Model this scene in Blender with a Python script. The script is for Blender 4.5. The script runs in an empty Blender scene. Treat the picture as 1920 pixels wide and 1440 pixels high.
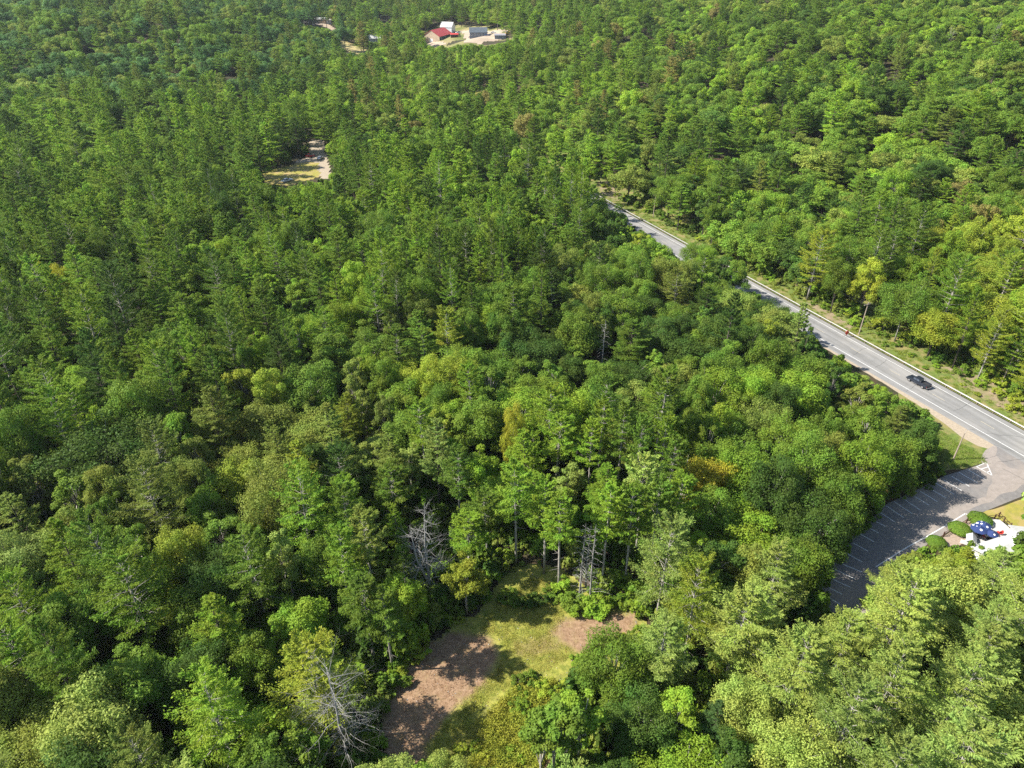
import bpy, math, random
import numpy as np
from mathutils import Vector, Matrix

# ------------------------------------------------------------------ camera, world, sun, exposure
random.seed(7); RNG = np.random.default_rng(7)
SC = bpy.context.scene
COL = SC.collection
F, H, PITCH = 1331.0, 90.0, math.radians(32)
cam_d = bpy.data.cameras.new('camera'); cam = bpy.data.objects.new('camera', cam_d); COL.objects.link(cam)
cam_d.sensor_width = 36; cam_d.lens = F / 1920 * 36; cam_d.clip_start = 1; cam_d.clip_end = 9000
cam.location = (0, 0, H); cam.rotation_euler = (math.pi / 2 - PITCH, 0, 0)
SC.camera = cam
SUN_EL = math.radians(43); SUN_DIR = Vector((-math.cos(SUN_EL) * .997, -math.cos(SUN_EL) * .07, math.sin(SUN_EL)))   # towards the sun
wd = bpy.data.worlds.new('World'); SC.world = wd; wd.use_nodes = True
nt = wd.node_tree; nt.nodes.clear()
sky = nt.nodes.new('ShaderNodeTexSky'); sky.sky_type = 'NISHITA'; sky.sun_disc = False
sky.sun_elevation = SUN_EL; sky.sun_rotation = math.atan2(SUN_DIR.x, SUN_DIR.y); sky.air_density = 1.0; sky.dust_density = .6
bg = nt.nodes.new('ShaderNodeBackground'); bg.inputs[1].default_value = .102
wo = nt.nodes.new('ShaderNodeOutputWorld'); nt.links.new(sky.outputs[0], bg.inputs[0]); nt.links.new(bg.outputs[0], wo.inputs[0])
sl = bpy.data.lights.new('sun', 'SUN'); sl.energy = 5.0; sl.angle = math.radians(.5); sl.color = (1, .95, .86)
sun = bpy.data.objects.new('sun', sl); COL.objects.link(sun); sun.location = (-200, 0, 300)
sun.rotation_euler = (-SUN_DIR).to_track_quat('-Z', 'Y').to_euler()
SC.view_settings.view_transform = 'Standard'; SC.view_settings.look = 'None'; SC.view_settings.gamma = 1
SC.view_settings.exposure = 1.15
SC.cycles.use_denoising = False; SC.cycles.max_bounces = 6; SC.cycles.diffuse_bounces = 3; SC.cycles.transmission_bounces = 3

# ------------------------------------------------------------------ terrain and picture geometry
SP, CP = math.sin(PITCH), math.cos(PITCH)
RX, RY, DX, DY = 110.8, 125.3, -.415, .9098          # a point of the guardrail line and the road's direction
NX, NY = DY, -DX
BARN = (-70., 790.)
def sm(t):
    t = np.clip(t, 0, 1); return t * t * (3 - 2 * t)
def hgt(x, y):
    x = np.asarray(x, float); y = np.asarray(y, float)
    s = (x - RX) * NX + (y - RY) * NY
    t = np.maximum(0, s - 8); hill = .18 * t * (t / (t + 30)); hill = 85 * (1 - np.exp(-hill / 85))
    z = hill + 26 * sm((y - 400) / 260) * sm((-x - 90) / 200) + 70 * sm((y - 900) / 700)
    a = 6 * sm((y - 410) / 160) * sm((6 - s) / 20) + 4.5 * sm((s - 25) / 40)
    d2 = (x - BARN[0]) ** 2 + (y - BARN[1]) ** 2
    a = a * (1 - np.exp(-d2 / 90. ** 2))
    n = np.sin(x * .031 + 1.3) * np.sin(y * .027 + .4) + .6 * np.sin(x * .071 + y * .043) + .4 * np.sin(x * .12 - y * .093 + 2)
    return z + a * n
def hz(x, y): return float(hgt(x, y))
def ray(px, py):
    u = (px - 960) / F; v = (py - 720) / F
    return u, CP - v * SP, SP + v * CP
def P(px, py, z=0.):
    u, w, d = ray(px, py); k = (H - z) / d
    return (u * k, w * k)
def GT(px, py, up=0.):
    u, w, d = ray(px, py); k = 60.
    while k < 2500:
        if H - d * k <= hz(u * k, w * k) + up:
            lo, hi = k - 4, k
            for _ in range(14):
                m = (lo + hi) / 2
                if H - d * m <= hz(u * m, w * m) + up: hi = m
                else: lo = m
            return (u * hi, w * hi)
        k += 4
    return (u * k, w * k)
def proj(x, y, z):
    a = H - z; D = y * CP + a * SP; D = np.maximum(D, 1e-3) if isinstance(D, np.ndarray) else max(D, 1e-3)
    return 960 + F * x / D, 720 + F * (a * CP - y * SP) / D, D
def inpoly(x, y, poly):
    x = np.asarray(x, float); y = np.asarray(y, float); c = np.zeros(x.shape, bool); n = len(poly)
    for i in range(n):
        x1, y1 = poly[i]; x2, y2 = poly[(i + 1) % n]
        if y1 == y2: continue
        c ^= ((y1 > y) != (y2 > y)) & (x < (x2 - x1) * (y - y1) / (y2 - y1) + x1)
    return c

# ------------------------------------------------------------------ naming
def tag(o, label=None, cat=None, group=None, kind=None):
    if label: o['label'] = label
    if cat: o['category'] = cat
    if group: o['group'] = group
    if kind: o['kind'] = kind
    return o
def empty(name, loc, rz=0.):
    o = bpy.data.objects.new(name, None); COL.objects.link(o); o.location = loc; o.rotation_euler = (0, 0, rz)
    o.empty_display_size = .5; return o

# ------------------------------------------------------------------ materials
def N(t, kind, **kw):
    n = t.nodes.new(kind)
    for k, v in kw.items(): setattr(n, k, v)
    return n
def mat(name, col, rough=.8, noise=None, scale=1., spec=.3, metal=0., col3=None, scale3=.1, bump=0.):
    m = bpy.data.materials.new(name); m.use_nodes = True; t = m.node_tree; b = t.nodes['Principled BSDF']
    b.inputs['Roughness'].default_value = rough; b.inputs['Specular IOR Level'].default_value = spec; b.inputs['Metallic'].default_value = metal
    tc = N(t, 'ShaderNodeTexCoord')
    if noise is None:
        noise = tuple(c * .8 for c in col)
    nz = N(t, 'ShaderNodeTexNoise'); nz.inputs['Scale'].default_value = scale; nz.inputs['Detail'].default_value = 8; nz.inputs['Roughness'].default_value = .65
    t.links.new(tc.outputs['Object'], nz.inputs['Vector'])
    r = N(t, 'ShaderNodeValToRGB'); r.color_ramp.elements[0].position = .35; r.color_ramp.elements[1].position = .65
    r.color_ramp.elements[0].color = (*noise, 1); r.color_ramp.elements[1].color = (*col, 1)
    t.links.new(nz.outputs[0], r.inputs[0]); out = r.outputs[0]
    if col3:
        n2 = N(t, 'ShaderNodeTexNoise'); n2.inputs['Scale'].default_value = scale3; n2.inputs['Detail'].default_value = 6
        t.links.new(tc.outputs['Object'], n2.inputs['Vector'])
        r2 = N(t, 'ShaderNodeValToRGB'); r2.color_ramp.elements[0].position = .45; r2.color_ramp.elements[1].position = .62
        t.links.new(n2.outputs[0], r2.inputs[0])
        mx = N(t, 'ShaderNodeMixRGB'); t.links.new(r2.outputs[0], mx.inputs[0]); t.links.new(out, mx.inputs[1]); mx.inputs[2].default_value = (*col3, 1); out = mx.outputs[0]
    t.links.new(out, b.inputs['Base Color'])
    if bump:
        bp = N(t, 'ShaderNodeBump'); bp.inputs['Distance'].default_value = bump; bp.inputs['Strength'].default_value = 1
        t.links.new(nz.outputs[0], bp.inputs['Height']); t.links.new(bp.outputs[0], b.inputs['Normal'])
    return m
def leaf_mat(name, sat=1.):
    m = bpy.data.materials.new(name); m.use_nodes = True; t = m.node_tree; b = t.nodes['Principled BSDF']
    b.inputs['Roughness'].default_value = .6; b.inputs['Specular IOR Level'].default_value = .14
    at = N(t, 'ShaderNodeAttribute', attribute_type='INSTANCER', attribute_name='tint')
    lv = N(t, 'ShaderNodeAttribute', attribute_type='GEOMETRY', attribute_name='lv')
    oi = N(t, 'ShaderNodeObjectInfo')
    hs = N(t, 'ShaderNodeHueSaturation')
    def M(op, a, b_, c=None):
        n = N(t, 'ShaderNodeMath', operation=op)
        for i, q in enumerate((a, b_) if c is None else (a, b_, c)):
            if isinstance(q, (int, float)): n.inputs[i].default_value = q
            else: t.links.new(q, n.inputs[i])
        return n.outputs[0]
    ge = N(t, 'ShaderNodeNewGeometry'); n1 = N(t, 'ShaderNodeTexNoise'); n1.inputs['Scale'].default_value = .3; n1.inputs['Detail'].default_value = 4; t.links.new(ge.outputs['Position'], n1.inputs['Vector'])
    t.links.new(M('ADD', M('MULTIPLY_ADD', lv.outputs['Fac'], -.02, .462), M('MULTIPLY', n1.outputs[0], .10)), hs.inputs['Hue'])
    v = M('MULTIPLY', M('MULTIPLY_ADD', lv.outputs['Fac'], .5, .75), M('MULTIPLY_ADD', n1.outputs[0], .5, .75))
    v = M('MULTIPLY', v, M('MULTIPLY_ADD', oi.outputs['Random'], .3, .85))
    t.links.new(v, hs.inputs['Value']); hs.inputs['Saturation'].default_value = sat
    t.links.new(at.outputs['Color'], hs.inputs['Color']); t.links.new(hs.outputs[0], b.inputs['Base Color'])
    tr = N(t, 'ShaderNodeBsdfTranslucent'); g = N(t, 'ShaderNodeGamma'); g.inputs[1].default_value = .92
    t.links.new(hs.outputs[0], g.inputs[0]); t.links.new(g.outputs[0], tr.inputs[0])
    mx = N(t, 'ShaderNodeMixShader'); mx.inputs[0].default_value = .38
    t.links.new(b.outputs[0], mx.inputs[1]); t.links.new(tr.outputs[0], mx.inputs[2]); t.links.new(mx.outputs[0], t.nodes['Material Output'].inputs[0])
    return m
M_LEAF = leaf_mat('foliage'); 
M_BARK = mat('bark', (.13, .105, .085), .9, (.05, .04, .035), 3)
M_PALEBARK = mat('pale_bark', (.42, .39, .34), .85, (.2, .18, .16), 2.5)
M_BIRCH = mat('birch_bark', (.62, .58, .5), .8, (.25, .22, .19), 2.2)
M_DEAD = mat('dead_wood', (.34, .325, .305), .9, (.17, .16, .145), 2.5)
M_FLOOR = mat('forest_floor', (.055, .05, .022), 1, (.018, .024, .01), 1.1, col3=(.06, .042, .022), scale3=.25, bump=.25)
M_ASPHALT = mat('road_asphalt', (.245, .24, .23), .85, (.205, .20, .192), .35, col3=(.265, .254, .238), scale3=.1)
t = M_ASPHALT.node_tree; b = t.nodes['Principled BSDF']; old = b.inputs['Base Color'].links[0].from_socket
tc = N(t, 'ShaderNodeTexCoord'); mp = N(t, 'ShaderNodeMapping'); mp.inputs['Rotation'].default_value = (0, 0, -math.atan2(.9098, -.415)); mp.inputs['Scale'].default_value = (1, 1, 1); t.links.new(tc.outputs['Object'], mp.inputs[0])
m2 = N(t, 'ShaderNodeMapping'); m2.inputs['Scale'].default_value = (.035, .8, 1); t.links.new(mp.outputs[0], m2.inputs[0]); nz = N(t, 'ShaderNodeTexNoise'); nz.inputs['Scale'].default_value = 1; nz.inputs['Detail'].default_value = 5; t.links.new(m2.outputs[0], nz.inputs[0])
r = N(t, 'ShaderNodeValToRGB'); r.color_ramp.elements[0].position = .38; r.color_ramp.elements[1].position = .6; r.color_ramp.elements[0].color = (.78, .78, .77, 1); r.color_ramp.elements[1].color = (1.0, 1, 1, 1); t.links.new(nz.outputs[0], r.inputs[0])
mx = N(t, 'ShaderNodeMixRGB', blend_type='MULTIPLY'); mx.inputs[0].default_value = 1; t.links.new(old, mx.inputs[1]); t.links.new(r.outputs[0], mx.inputs[2]); t.links.new(mx.outputs[0], b.inputs['Base Color'])
M_LOT = mat('lot_asphalt', (.20, .188, .178), .9, (.14, .132, .128), 1.2, col3=(.26, .225, .195), scale3=.07)
M_SAND = mat('sandy_gravel', (.38, .31, .225), .95, (.28, .23, .17), 2, bump=.03)
M_DUST = mat('dusty_apron', (.29, .25, .22), .95, (.225, .195, .17), 1.)
M_VERGE = mat('verge_turf', (.13, .18, .03), 1, (.09, .12, .025), 1.2, col3=(.21, .18, .065), scale3=.3, bump=.1)
M_LAWN = mat('dry_lawn', (.30, .26, .05), 1, (.21, .20, .045), 1.1, col3=(.34, .25, .11), scale3=.25)
M_WHITE = mat('white_marking', (.68, .68, .66), .6, (.5, .49, .47), 3)
M_YELLOW = mat('worn_yellow_marking', (.5, .42, .28), .7, (.36, .33, .27), 3)
M_STEEL = mat('galvanized_steel', (.38, .365, .345), .5, (.28, .27, .26), 2, metal=.2)
M_POST = mat('weathered_post', (.2, .15, .1), .9)
M_POLE = mat('pole_wood', (.38, .32, .25), .85, (.25, .2, .16), 2)
M_SOIL = mat('red_soil', (.24, .11, .06), 1, (.13, .06, .035), 1.)
M_CONC = mat('concrete', (.5, .49, .46), .85, (.4, .39, .37), 1)

# ------------------------------------------------------------------ mesh helpers
class MB:
    def __init__(s): s.v = []; s.f = []
    def add(s, vs, fs):
        o = len(s.v); s.v += [tuple(q) for q in vs]; s.f += [tuple(i + o for i in f) for f in fs]; return s
    def box(s, x0, x1, y0, y1, z0, z1, taper=0.):
        t = taper
        return s.add([(x0, y0, z0), (x1, y0, z0), (x1, y1, z0), (x0, y1, z0), (x0 + t, y0 + t, z1), (x1 - t, y0 + t, z1), (x1 - t, y1 - t, z1), (x0 + t, y1 - t, z1)],
                     [(3, 2, 1, 0), (4, 5, 6, 7), (0, 1, 5, 4), (1, 2, 6, 5), (2, 3, 7, 6), (3, 0, 4, 7)])
    def prism(s, prof, y0, y1):          # profile in x,z, extruded along y
        n = len(prof)
        return s.add([(x, y0, z) for x, z in prof] + [(x, y1, z) for x, z in prof],
                     [tuple(range(n)), tuple(range(2 * n - 1, n - 1, -1))] + [(i, i + n, (i + 1) % n + n, (i + 1) % n) for i in range(n)])
    def tube(s, pts, rad, n=6, cap=True):
        pts = [Vector(p) for p in pts]; vs = []; fs = []
        for i, p in enumerate(pts):
            d = (pts[min(i + 1, len(pts) - 1)] - pts[max(i - 1, 0)]).normalized()
            a = d.orthogonal().normalized() if abs(d.z) < .9 else Vector((1, 0, 0)); a = (a - d * a.dot(d)).normalized(); b = d.cross(a)
            r = rad[i] if hasattr(rad, '__len__') else rad
            for k in range(n):
                t = 2 * math.pi * k / n; vs.append(p + (a * math.cos(t) + b * math.sin(t)) * r)
        for i in range(len(pts) - 1):
            for k in range(n): fs.append((i * n + k, i * n + (k + 1) % n, (i + 1) * n + (k + 1) % n, (i + 1) * n + k))
        if cap: fs += [tuple(range(n - 1, -1, -1)), tuple(range((len(pts) - 1) * n, len(pts) * n))]
        return s.add(vs, fs)
    def xf(s, mtx, start=0):
        for i in range(start, len(s.v)): s.v[i] = tuple(mtx @ Vector(s.v[i]))
        return s
    def mesh(s, name, m, smooth=False):
        me = bpy.data.meshes.new(name); me.from_pydata(s.v, [], s.f); me.materials.append(m); me.update()
        if smooth: me.polygons.foreach_set('use_smooth', [True] * len(me.polygons))
        return me
    def build(s, name, m, parent=None, smooth=False, bevel=0.):
        o = bpy.data.objects.new(name, s.mesh(name, m, smooth)); COL.objects.link(o); o.parent = parent
        if bevel:
            b = o.modifiers.new('bevel', 'BEVEL'); b.width = bevel; b.segments = 2; b.limit_method = 'ANGLE'
        return o
def leaf_mesh(name, c, nrm, size, asp=.55, lv=None, along=None, m=None):
    """rhombic leaf faces: centres, normals, sizes -> one mesh with a random value per face"""
    n = len(c); nrm = nrm / (np.linalg.norm(nrm, axis=1, keepdims=True) + 1e-9)
    a = along if along is not None else RNG.normal(size=(n, 3))
    a = a - nrm * (a * nrm).sum(1, keepdims=True); a /= np.linalg.norm(a, axis=1, keepdims=True) + 1e-9
    b = np.cross(nrm, a); s = size[:, None]
    v = np.stack([c - a * s, c - b * s * asp, c + a * s, c + b * s * asp], 1).reshape(-1, 3).astype(np.float32)
    me = bpy.data.meshes.new(name); me.vertices.add(4 * n); me.vertices.foreach_set('co', v.ravel())
    me.loops.add(4 * n); me.loops.foreach_set('vertex_index', np.arange(4 * n, dtype=np.int32))
    me.polygons.add(n); me.polygons.foreach_set('loop_start', np.arange(0, 4 * n, 4, dtype=np.int32)); me.polygons.foreach_set('loop_total', np.full(n, 4, np.int32))
    at = me.attributes.new('lv', 'FLOAT', 'FACE'); at.data.foreach_set('value', (RNG.random(n) if lv is None else lv).astype(np.float32))
    me.materials.append(m or M_LEAF); me.update(); me.validate(); return me

# ------------------------------------------------------------------ tree builders (return crown mesh, wood mesh), unit: metres
def pine(h, r, base=.3, broad=0., dens=1., leaf=.3, seed=0, bark=M_BARK, twigs=True, sides=6):
    rs = random.Random(seed); rg = np.random.default_rng(seed)
    wood = MB(); lean = [rs.uniform(-.35, .35), rs.uniform(-.35, .35)]
    def axis(z): t = z / h; return Vector((lean[0] * t * t, lean[1] * t * t, z))
    wood.tube([axis(h * t) for t in (0, .2, .45, .7, .9, 1)], [h * .0125, h * .0105, h * .008, h * .005, h * .002, .02], sides)
    C = []; NR = []; A = []; z = h * base; z0 = z
    while z < h - .25:
        t = (z - z0) / (h - z0)
        prof = ((1 - t) ** (.62 - .25 * broad)) * min(1, .62 + t * 2.2)
        nb = rs.randint(4, 6); off = rs.random() * 6.28
        for k in range(nb):
            if rs.random() < .14: continue
            az = off + 6.283 * k / nb + rs.uniform(-.3, .3)
            L = r * prof * rs.uniform(.55, 1.18) + .25
            el = math.radians(-4 + 38 * t ** 1.5 + rs.uniform(-9, 9) + broad * 10)
            dh = Vector((math.cos(az), math.sin(az), 0)); p0 = axis(z)
            up = math.sin(el)
            def pt(q): return p0 + dh * (L * q * math.cos(el)) + Vector((0, 0, L * (up * q + .10 * q * q * q)))
            if sides > 4 or rs.random() < .4: wood.tube([pt(0), pt(.5), pt(.92)], [.02 + .008 * L, .012 + .006 * L, .008], 3, False)
            m = int((30 + 44 * L) * dens * (.3 / leaf) ** 1.4 * (1 - .25 * broad))
            # several side twigs make separate flat pads along the branch
            npad = max(2, int(L * 1.5)); pad = rg.integers(0, npad, m)
            padq = .3 + .7 * (np.arange(npad) + .8) / npad; pads = rg.choice([-1, 1], npad) * rg.uniform(.1, .30, npad) * L * (1.15 - padq)
            q = padq[pad] + rg.normal(0, .085, m); lat = pads[pad] + rg.normal(0, .09, m) * L + rg.normal(0, .12, m)
            q = np.clip(q, .12, 1.08); perp = np.array((-dh.y, dh.x, 0.))
            cen = np.array(p0)[None] + np.array(dh)[None] * (L * q * math.cos(el))[:, None] + perp[None] * lat[:, None]
            cen[:, 2] += L * (up * q + .10 * q ** 3) - .10 * np.abs(lat) + rg.normal(0, .085, m) + .06
            C.append(cen); nn = rg.normal(0, .5, (m, 3)); nn[:, 2] += .8; NR.append(nn)
            A.append(np.array(dh)[None] + perp[None] * (np.sign(lat) * .7)[:, None] + rg.normal(0, .35, (m, 3)) + np.array((0, 0, .3)))
        z += (h * .043 + .12) * rs.uniform(.75, 1.3) * (1 - .35 * t)
    m = int(60 * dens); q = rg.random(m); cen = np.stack([rg.normal(0, .16, m) + lean[0], rg.normal(0, .16, m) + lean[1], h - 1.1 * q ** .8 + .1], 1)
    C.append(cen); nn = rg.normal(0, 1, (m, 3)); NR.append(nn); A.append(rg.normal(0, .3, (m, 3)) + np.array((0, 0, 1)))
    if twigs:                                        # dead lower branches
        for _ in range(int(h * base * 1.3)):
            zz = rs.uniform(h * .08, h * base * 1.1); az = rs.random() * 6.28; L = rs.uniform(.5, .3 * r + .8)
            p = axis(zz); e = p + Vector((math.cos(az) * L, math.sin(az) * L, rs.uniform(-.25, .3) * L)); wood.tube([p, e], [.04, .012], 3, False)
    C = np.concatenate(C); NR = np.concatenate(NR); A = np.concatenate(A)
    sz = leaf * rg.uniform(.55, 1.15, len(C))
    return leaf_mesh('crown', C, NR, sz, .34, None, A), wood.mesh('trunk', bark, True)

def broad(h, r, base=.3, lobes=22, n=9000, leaf=.28, seed=0, bark=M_BARK, sides=6, flat=1., open_=0.):
    rs = random.Random(seed); rg = np.random.default_rng(seed)
    zc = h * (base + 1) / 2; rz = h * (1 - base) / 2 * flat; wood = MB()
    wood.tube([(0, 0, 0), (rs.uniform(-.15, .15), rs.uniform(-.15, .15), h * .25), (rs.uniform(-.3, .3), rs.uniform(-.3, .3), h * .55), (0, 0, h * .85)], [h * .014, h * .011, h * .007, .03], sides)
    LC = []; LR = []
    sx, sy = rs.uniform(.85, 1.12), rs.uniform(.85, 1.12)
    for k in range(lobes):
        zz = 1 - 1.5 * (k + .5) / lobes; az = k * 2.39996 + rs.uniform(-.5, .5); rr = math.sqrt(max(0, 1 - zz * zz)) ** .8
        q = rs.uniform(.42, .98); c = Vector((math.cos(az) * rr * r * q * sx, math.sin(az) * rr * r * q * sy, zc + zz * rz * q + rs.uniform(-.9, .9)))
        lr = r * rs.uniform(.15, .34) * (1.15 - .25 * q); LC.append(c); LR.append(lr)
        s0 = Vector((0, 0, h * rs.uniform(.28, .55))); mid = s0.lerp(c, .5) + Vector((0, 0, .06 * h))
        if k % (1 if sides > 4 else 3) == 0: wood.tube([s0, mid, c], [h * .006, h * .004, .02], 4 if sides > 4 else 3, False)
    LC = np.array([tuple(c) for c in LC]); LR = np.array(LR)
    w = LR ** 2; li = rg.choice(lobes, n, p=w / w.sum())
    d = rg.normal(size=(n, 3)); d[:, 2] = d[:, 2] * .9 + .25; d /= np.linalg.norm(d, axis=1, keepdims=True)
    # bumps on each lobe give leafy sprays rather than a smooth ball
    ph = rg.random((lobes, 3)) * 6.28
    bump = np.sin(d[:, 0] * 7 + ph[li, 0]) * np.sin(d[:, 1] * 7 + ph[li, 1]) * np.sin(d[:, 2] * 6 + ph[li, 2])
    rad = LR[li] * (1 + .28 * bump + rg.normal(0, .12 + open_, n)) * np.where(rg.random(n) < .15, rg.uniform(.3, .9, n), 1)
    c = LC[li] + d * rad[:, None] * np.array((1, 1, .85))
    nn = d * .9 + rg.normal(0, .55, (n, 3)) + np.array((0, 0, .35))
    keep = c[:, 2] > h * base * .75
    c = c[keep]; nn = nn[keep]
    return leaf_mesh('crown', c, nn, leaf * rg.uniform(.6, 1.25, len(c)), .62, np.clip(rg.random(len(c)) * .6 + .2 + .25 * rg.random(lobes)[li[keep]] , 0, 1)), wood.mesh('trunk', bark, True)

def dead(h, r, seed=0, kind='oak'):
    rs = random.Random(seed); w = MB()
    def grow(p, d, L, rad, lvl):
        pts = [p]; rr = [rad]; q = Vector(p); dd = Vector(d)
        for i in range(4):
            dd = (dd + Vector((rs.uniform(-.28, .28), rs.uniform(-.28, .28), rs.uniform(-.18, .2)))).normalized(); q = q + dd * L / 4; pts.append(Vector(q)); rr.append(rad * (1 - .22 * (i + 1)))
        w.tube(pts, rr, 5 if lvl < 2 else 3, False)
        if lvl < 3:
            for _ in range((6, 6, 4)[lvl]):
                i = rs.randint(1, 4); az = rs.random() * 6.28
                nd = (dd * .7 + Vector((math.cos(az), math.sin(az), rs.uniform(-.3, .5))) * .8).normalized()
                grow(pts[i], nd, L * rs.uniform(.35, .62), rr[i] * .6, lvl + 1)
    if kind == 'oak':
        top = Vector((.4, 0, h))
        w.tube([(0, 0, 0), (.1, .1, h * .3), (-.2, 0, h * .6), tuple(top)], [h * .015, h * .012, h * .007, .03], 7)
        w.tube([(0, 0, h * .2), (-1.6, .5, h * .5), (-2.2, .7, h * .86)], [h * .011, h * .008, .03], 6)
        n = 58
        for k in range(n):
            t = .18 + .8 * k / n; az = k * 2.4 + rs.uniform(-.4, .4)
            L = r * (1.05 - .55 * t) * rs.uniform(.6, 1.1)
            grow(Vector((0, 0, h * t)) if k % 3 else Vector((-1.6 * t * 1.4, .5, h * (.2 + .66 * t))), Vector((math.cos(az), math.sin(az), rs.uniform(-.25, .6))).normalized(), L, .025 + .05 * (1 - t), 1)
    else:
        w.tube([(0, 0, 0), (.15, 0, h * .5), (.1, .2, h)], [h * .011, h * .007, .02], 6)
        k = 0; z = h * .15
        while z < h * .97:
            for j in range(rs.randint(1, 3)):
                az = rs.random() * 6.28; t = z / h; L = r * (1.1 - .8 * t) * rs.uniform(.35, 1.1); p = Vector((.1, 0, z))
                e = p + Vector((math.cos(az), math.sin(az), rs.uniform(-.25, .25))) * L; m = p.lerp(e, .55) + Vector((0, 0, .12 * L))
                w.tube([p, m, e], [.03, .02, .008], 3, False)
                for _ in range(2):
                    s = m.lerp(e, rs.random() * .7); w.tube([s, s + Vector((rs.uniform(-1, 1), rs.uniform(-1, 1), rs.uniform(-.3, .5))) * L * .25], [.018, .008], 3, False)
            z += h * .034
    return w

# near prototypes
NP = {}
for i in range(5):
    NP['cone', i] = pine(23, 4.8 + .4 * (i % 3), .22 + .05 * i, .12 * (i % 3), 1.05, .22, 100 + i)
for i in range(4):
    NP['wide', i] = pine(22, 5.6 + .3 * i, .3, .8, 1.05, .22, 200 + i, M_PALEBARK)
for i in range(3):
    NP['high', i] = pine(22, 3.9 + .2 * i, .52 + .03 * i, .8, 1.25, .22, 300 + i, M_PALEBARK)
for i in range(6):
    NP['round', i] = broad(16.5, 5.0 + .25 * i, .2, 34 + 4 * i, 23000, .17, 400 + i, [M_BARK, M_PALEBARK][i % 2], open_=.03 * (i % 3))
for i in range(3):
    NP['narrow', i] = broad(17, 3.2, .2, 26, 12000, .165, 500 + i, M_PALEBARK, flat=1.0, open_=.06)
for i in range(2):
    NP['birch', i] = broad(19, 3.0, .55, 14, 4200, .22, 550 + i, M_BIRCH, open_=.1)
for i in range(4):
    NP['shrub', i] = broad(2.6, 1.7, .02, 14, 1700, .15, 600 + i, M_BARK, sides=4, open_=.05)
def clipped(seed):
    rg = np.random.default_rng(seed); n = 5200; d = rg.normal(size=(n, 3)); d[:, 2] = np.abs(d[:, 2]) * 1.05 - .12; d /= np.linalg.norm(d, axis=1, keepdims=True)
    rad = 1 + .06 * np.sin(d[:, 0] * 6 + seed) * np.sin(d[:, 1] * 5) + rg.normal(0, .035, n)
    c = d * rad[:, None] * np.array((1.7, 1.7, 1.25)) + np.array((0, 0, 1.05)); w = MB()
    for a in range(5): w.tube([(0, 0, 0), (math.cos(a * 1.3) * .9, math.sin(a * 1.3) * .9, 1.5)], [.07, .03], 5)
    return leaf_mesh('crown', c, d + rg.normal(0, .35, (n, 3)), .1 * rg.uniform(.6, 1.2, n), .6), w.mesh('trunk', M_BARK, True)
NP['clipped', 0] = clipped(1)
SIZE = {'cone': (23, 5.1), 'wide': (22, 5.9), 'high': (22, 3.7), 'round': (16.5, 5.4), 'narrow': (17, 3.3), 'birch': (19, 3), 'shrub': (2.6, 1.7)}
NVAR = {'cone': 5, 'wide': 4, 'high': 3, 'round': 6, 'narrow': 3, 'birch': 2, 'shrub': 4}
# far prototypes: crown and trunk joined, kept in a collection that is only instanced by the distant forest
FARC = bpy.data.collections.new('distant_tree_kinds'); FAR = []
def far_add(kind, pair):
    cr, wo_ = pair; n1 = len(cr.vertices); v = np.empty(n1 * 3, np.float32); cr.vertices.foreach_get('co', v)
    lv = np.empty(len(cr.polygons), np.float32); cr.attributes['lv'].data.foreach_get('value', lv)
    V = [tuple(q) for q in v.reshape(-1, 3).tolist()] + [tuple(q.co) for q in wo_.vertices]
    Fs = [tuple(range(4 * i, 4 * i + 4)) for i in range(n1 // 4)] + [tuple(i + n1 for i in p.vertices) for p in wo_.polygons]
    me = bpy.data.meshes.new('distant_tree'); me.from_pydata(V, [], Fs); me.materials.append(M_LEAF); me.materials.append(wo_.materials[0])
    me.polygons.foreach_set('material_index', np.r_[np.zeros(len(lv), np.int32), np.ones(len(wo_.polygons), np.int32)])
    a = me.attributes.new('lv', 'FLOAT', 'FACE'); a.data.foreach_set('value', np.r_[lv, np.full(len(wo_.polygons), .5, np.float32)].astype(np.float32))
    o = bpy.data.objects.new('distant_tree_%02d' % len(FAR), me); FARC.objects.link(o); FAR.append(kind)
for i in range(5): far_add('cone', pine(23, 4.9 + .4 * (i % 3), .2 + .05 * i, .12 * (i % 3), .85, .32, 700 + i, sides=4, twigs=False))
for i in range(4): far_add('wide', pine(22, 5.8, .3, .8, .85, .34, 720 + i, sides=4, twigs=False))
for i in range(6): far_add('round', broad(16.5, 5.0 + .2 * i, .18, 32, 6500, .30, 740 + i, sides=4, open_=.02 * (i % 3)))
for i in range(3): far_add('narrow', broad(17, 3.2, .22, 24, 4000, .29, 760 + i, sides=4))
far_add('bush', broad(3.2, 2.2, .02, 12, 700, .3, 780, sides=4)); far_add('bush', broad(2.4, 1.9, .02, 10, 600, .28, 781, sides=4))
FIDX = {k: [i for i, q in enumerate(FAR) if q == k] for k in set(FAR)}; FIDX['high'] = FIDX['cone']; FIDX['birch'] = FIDX['narrow']
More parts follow.
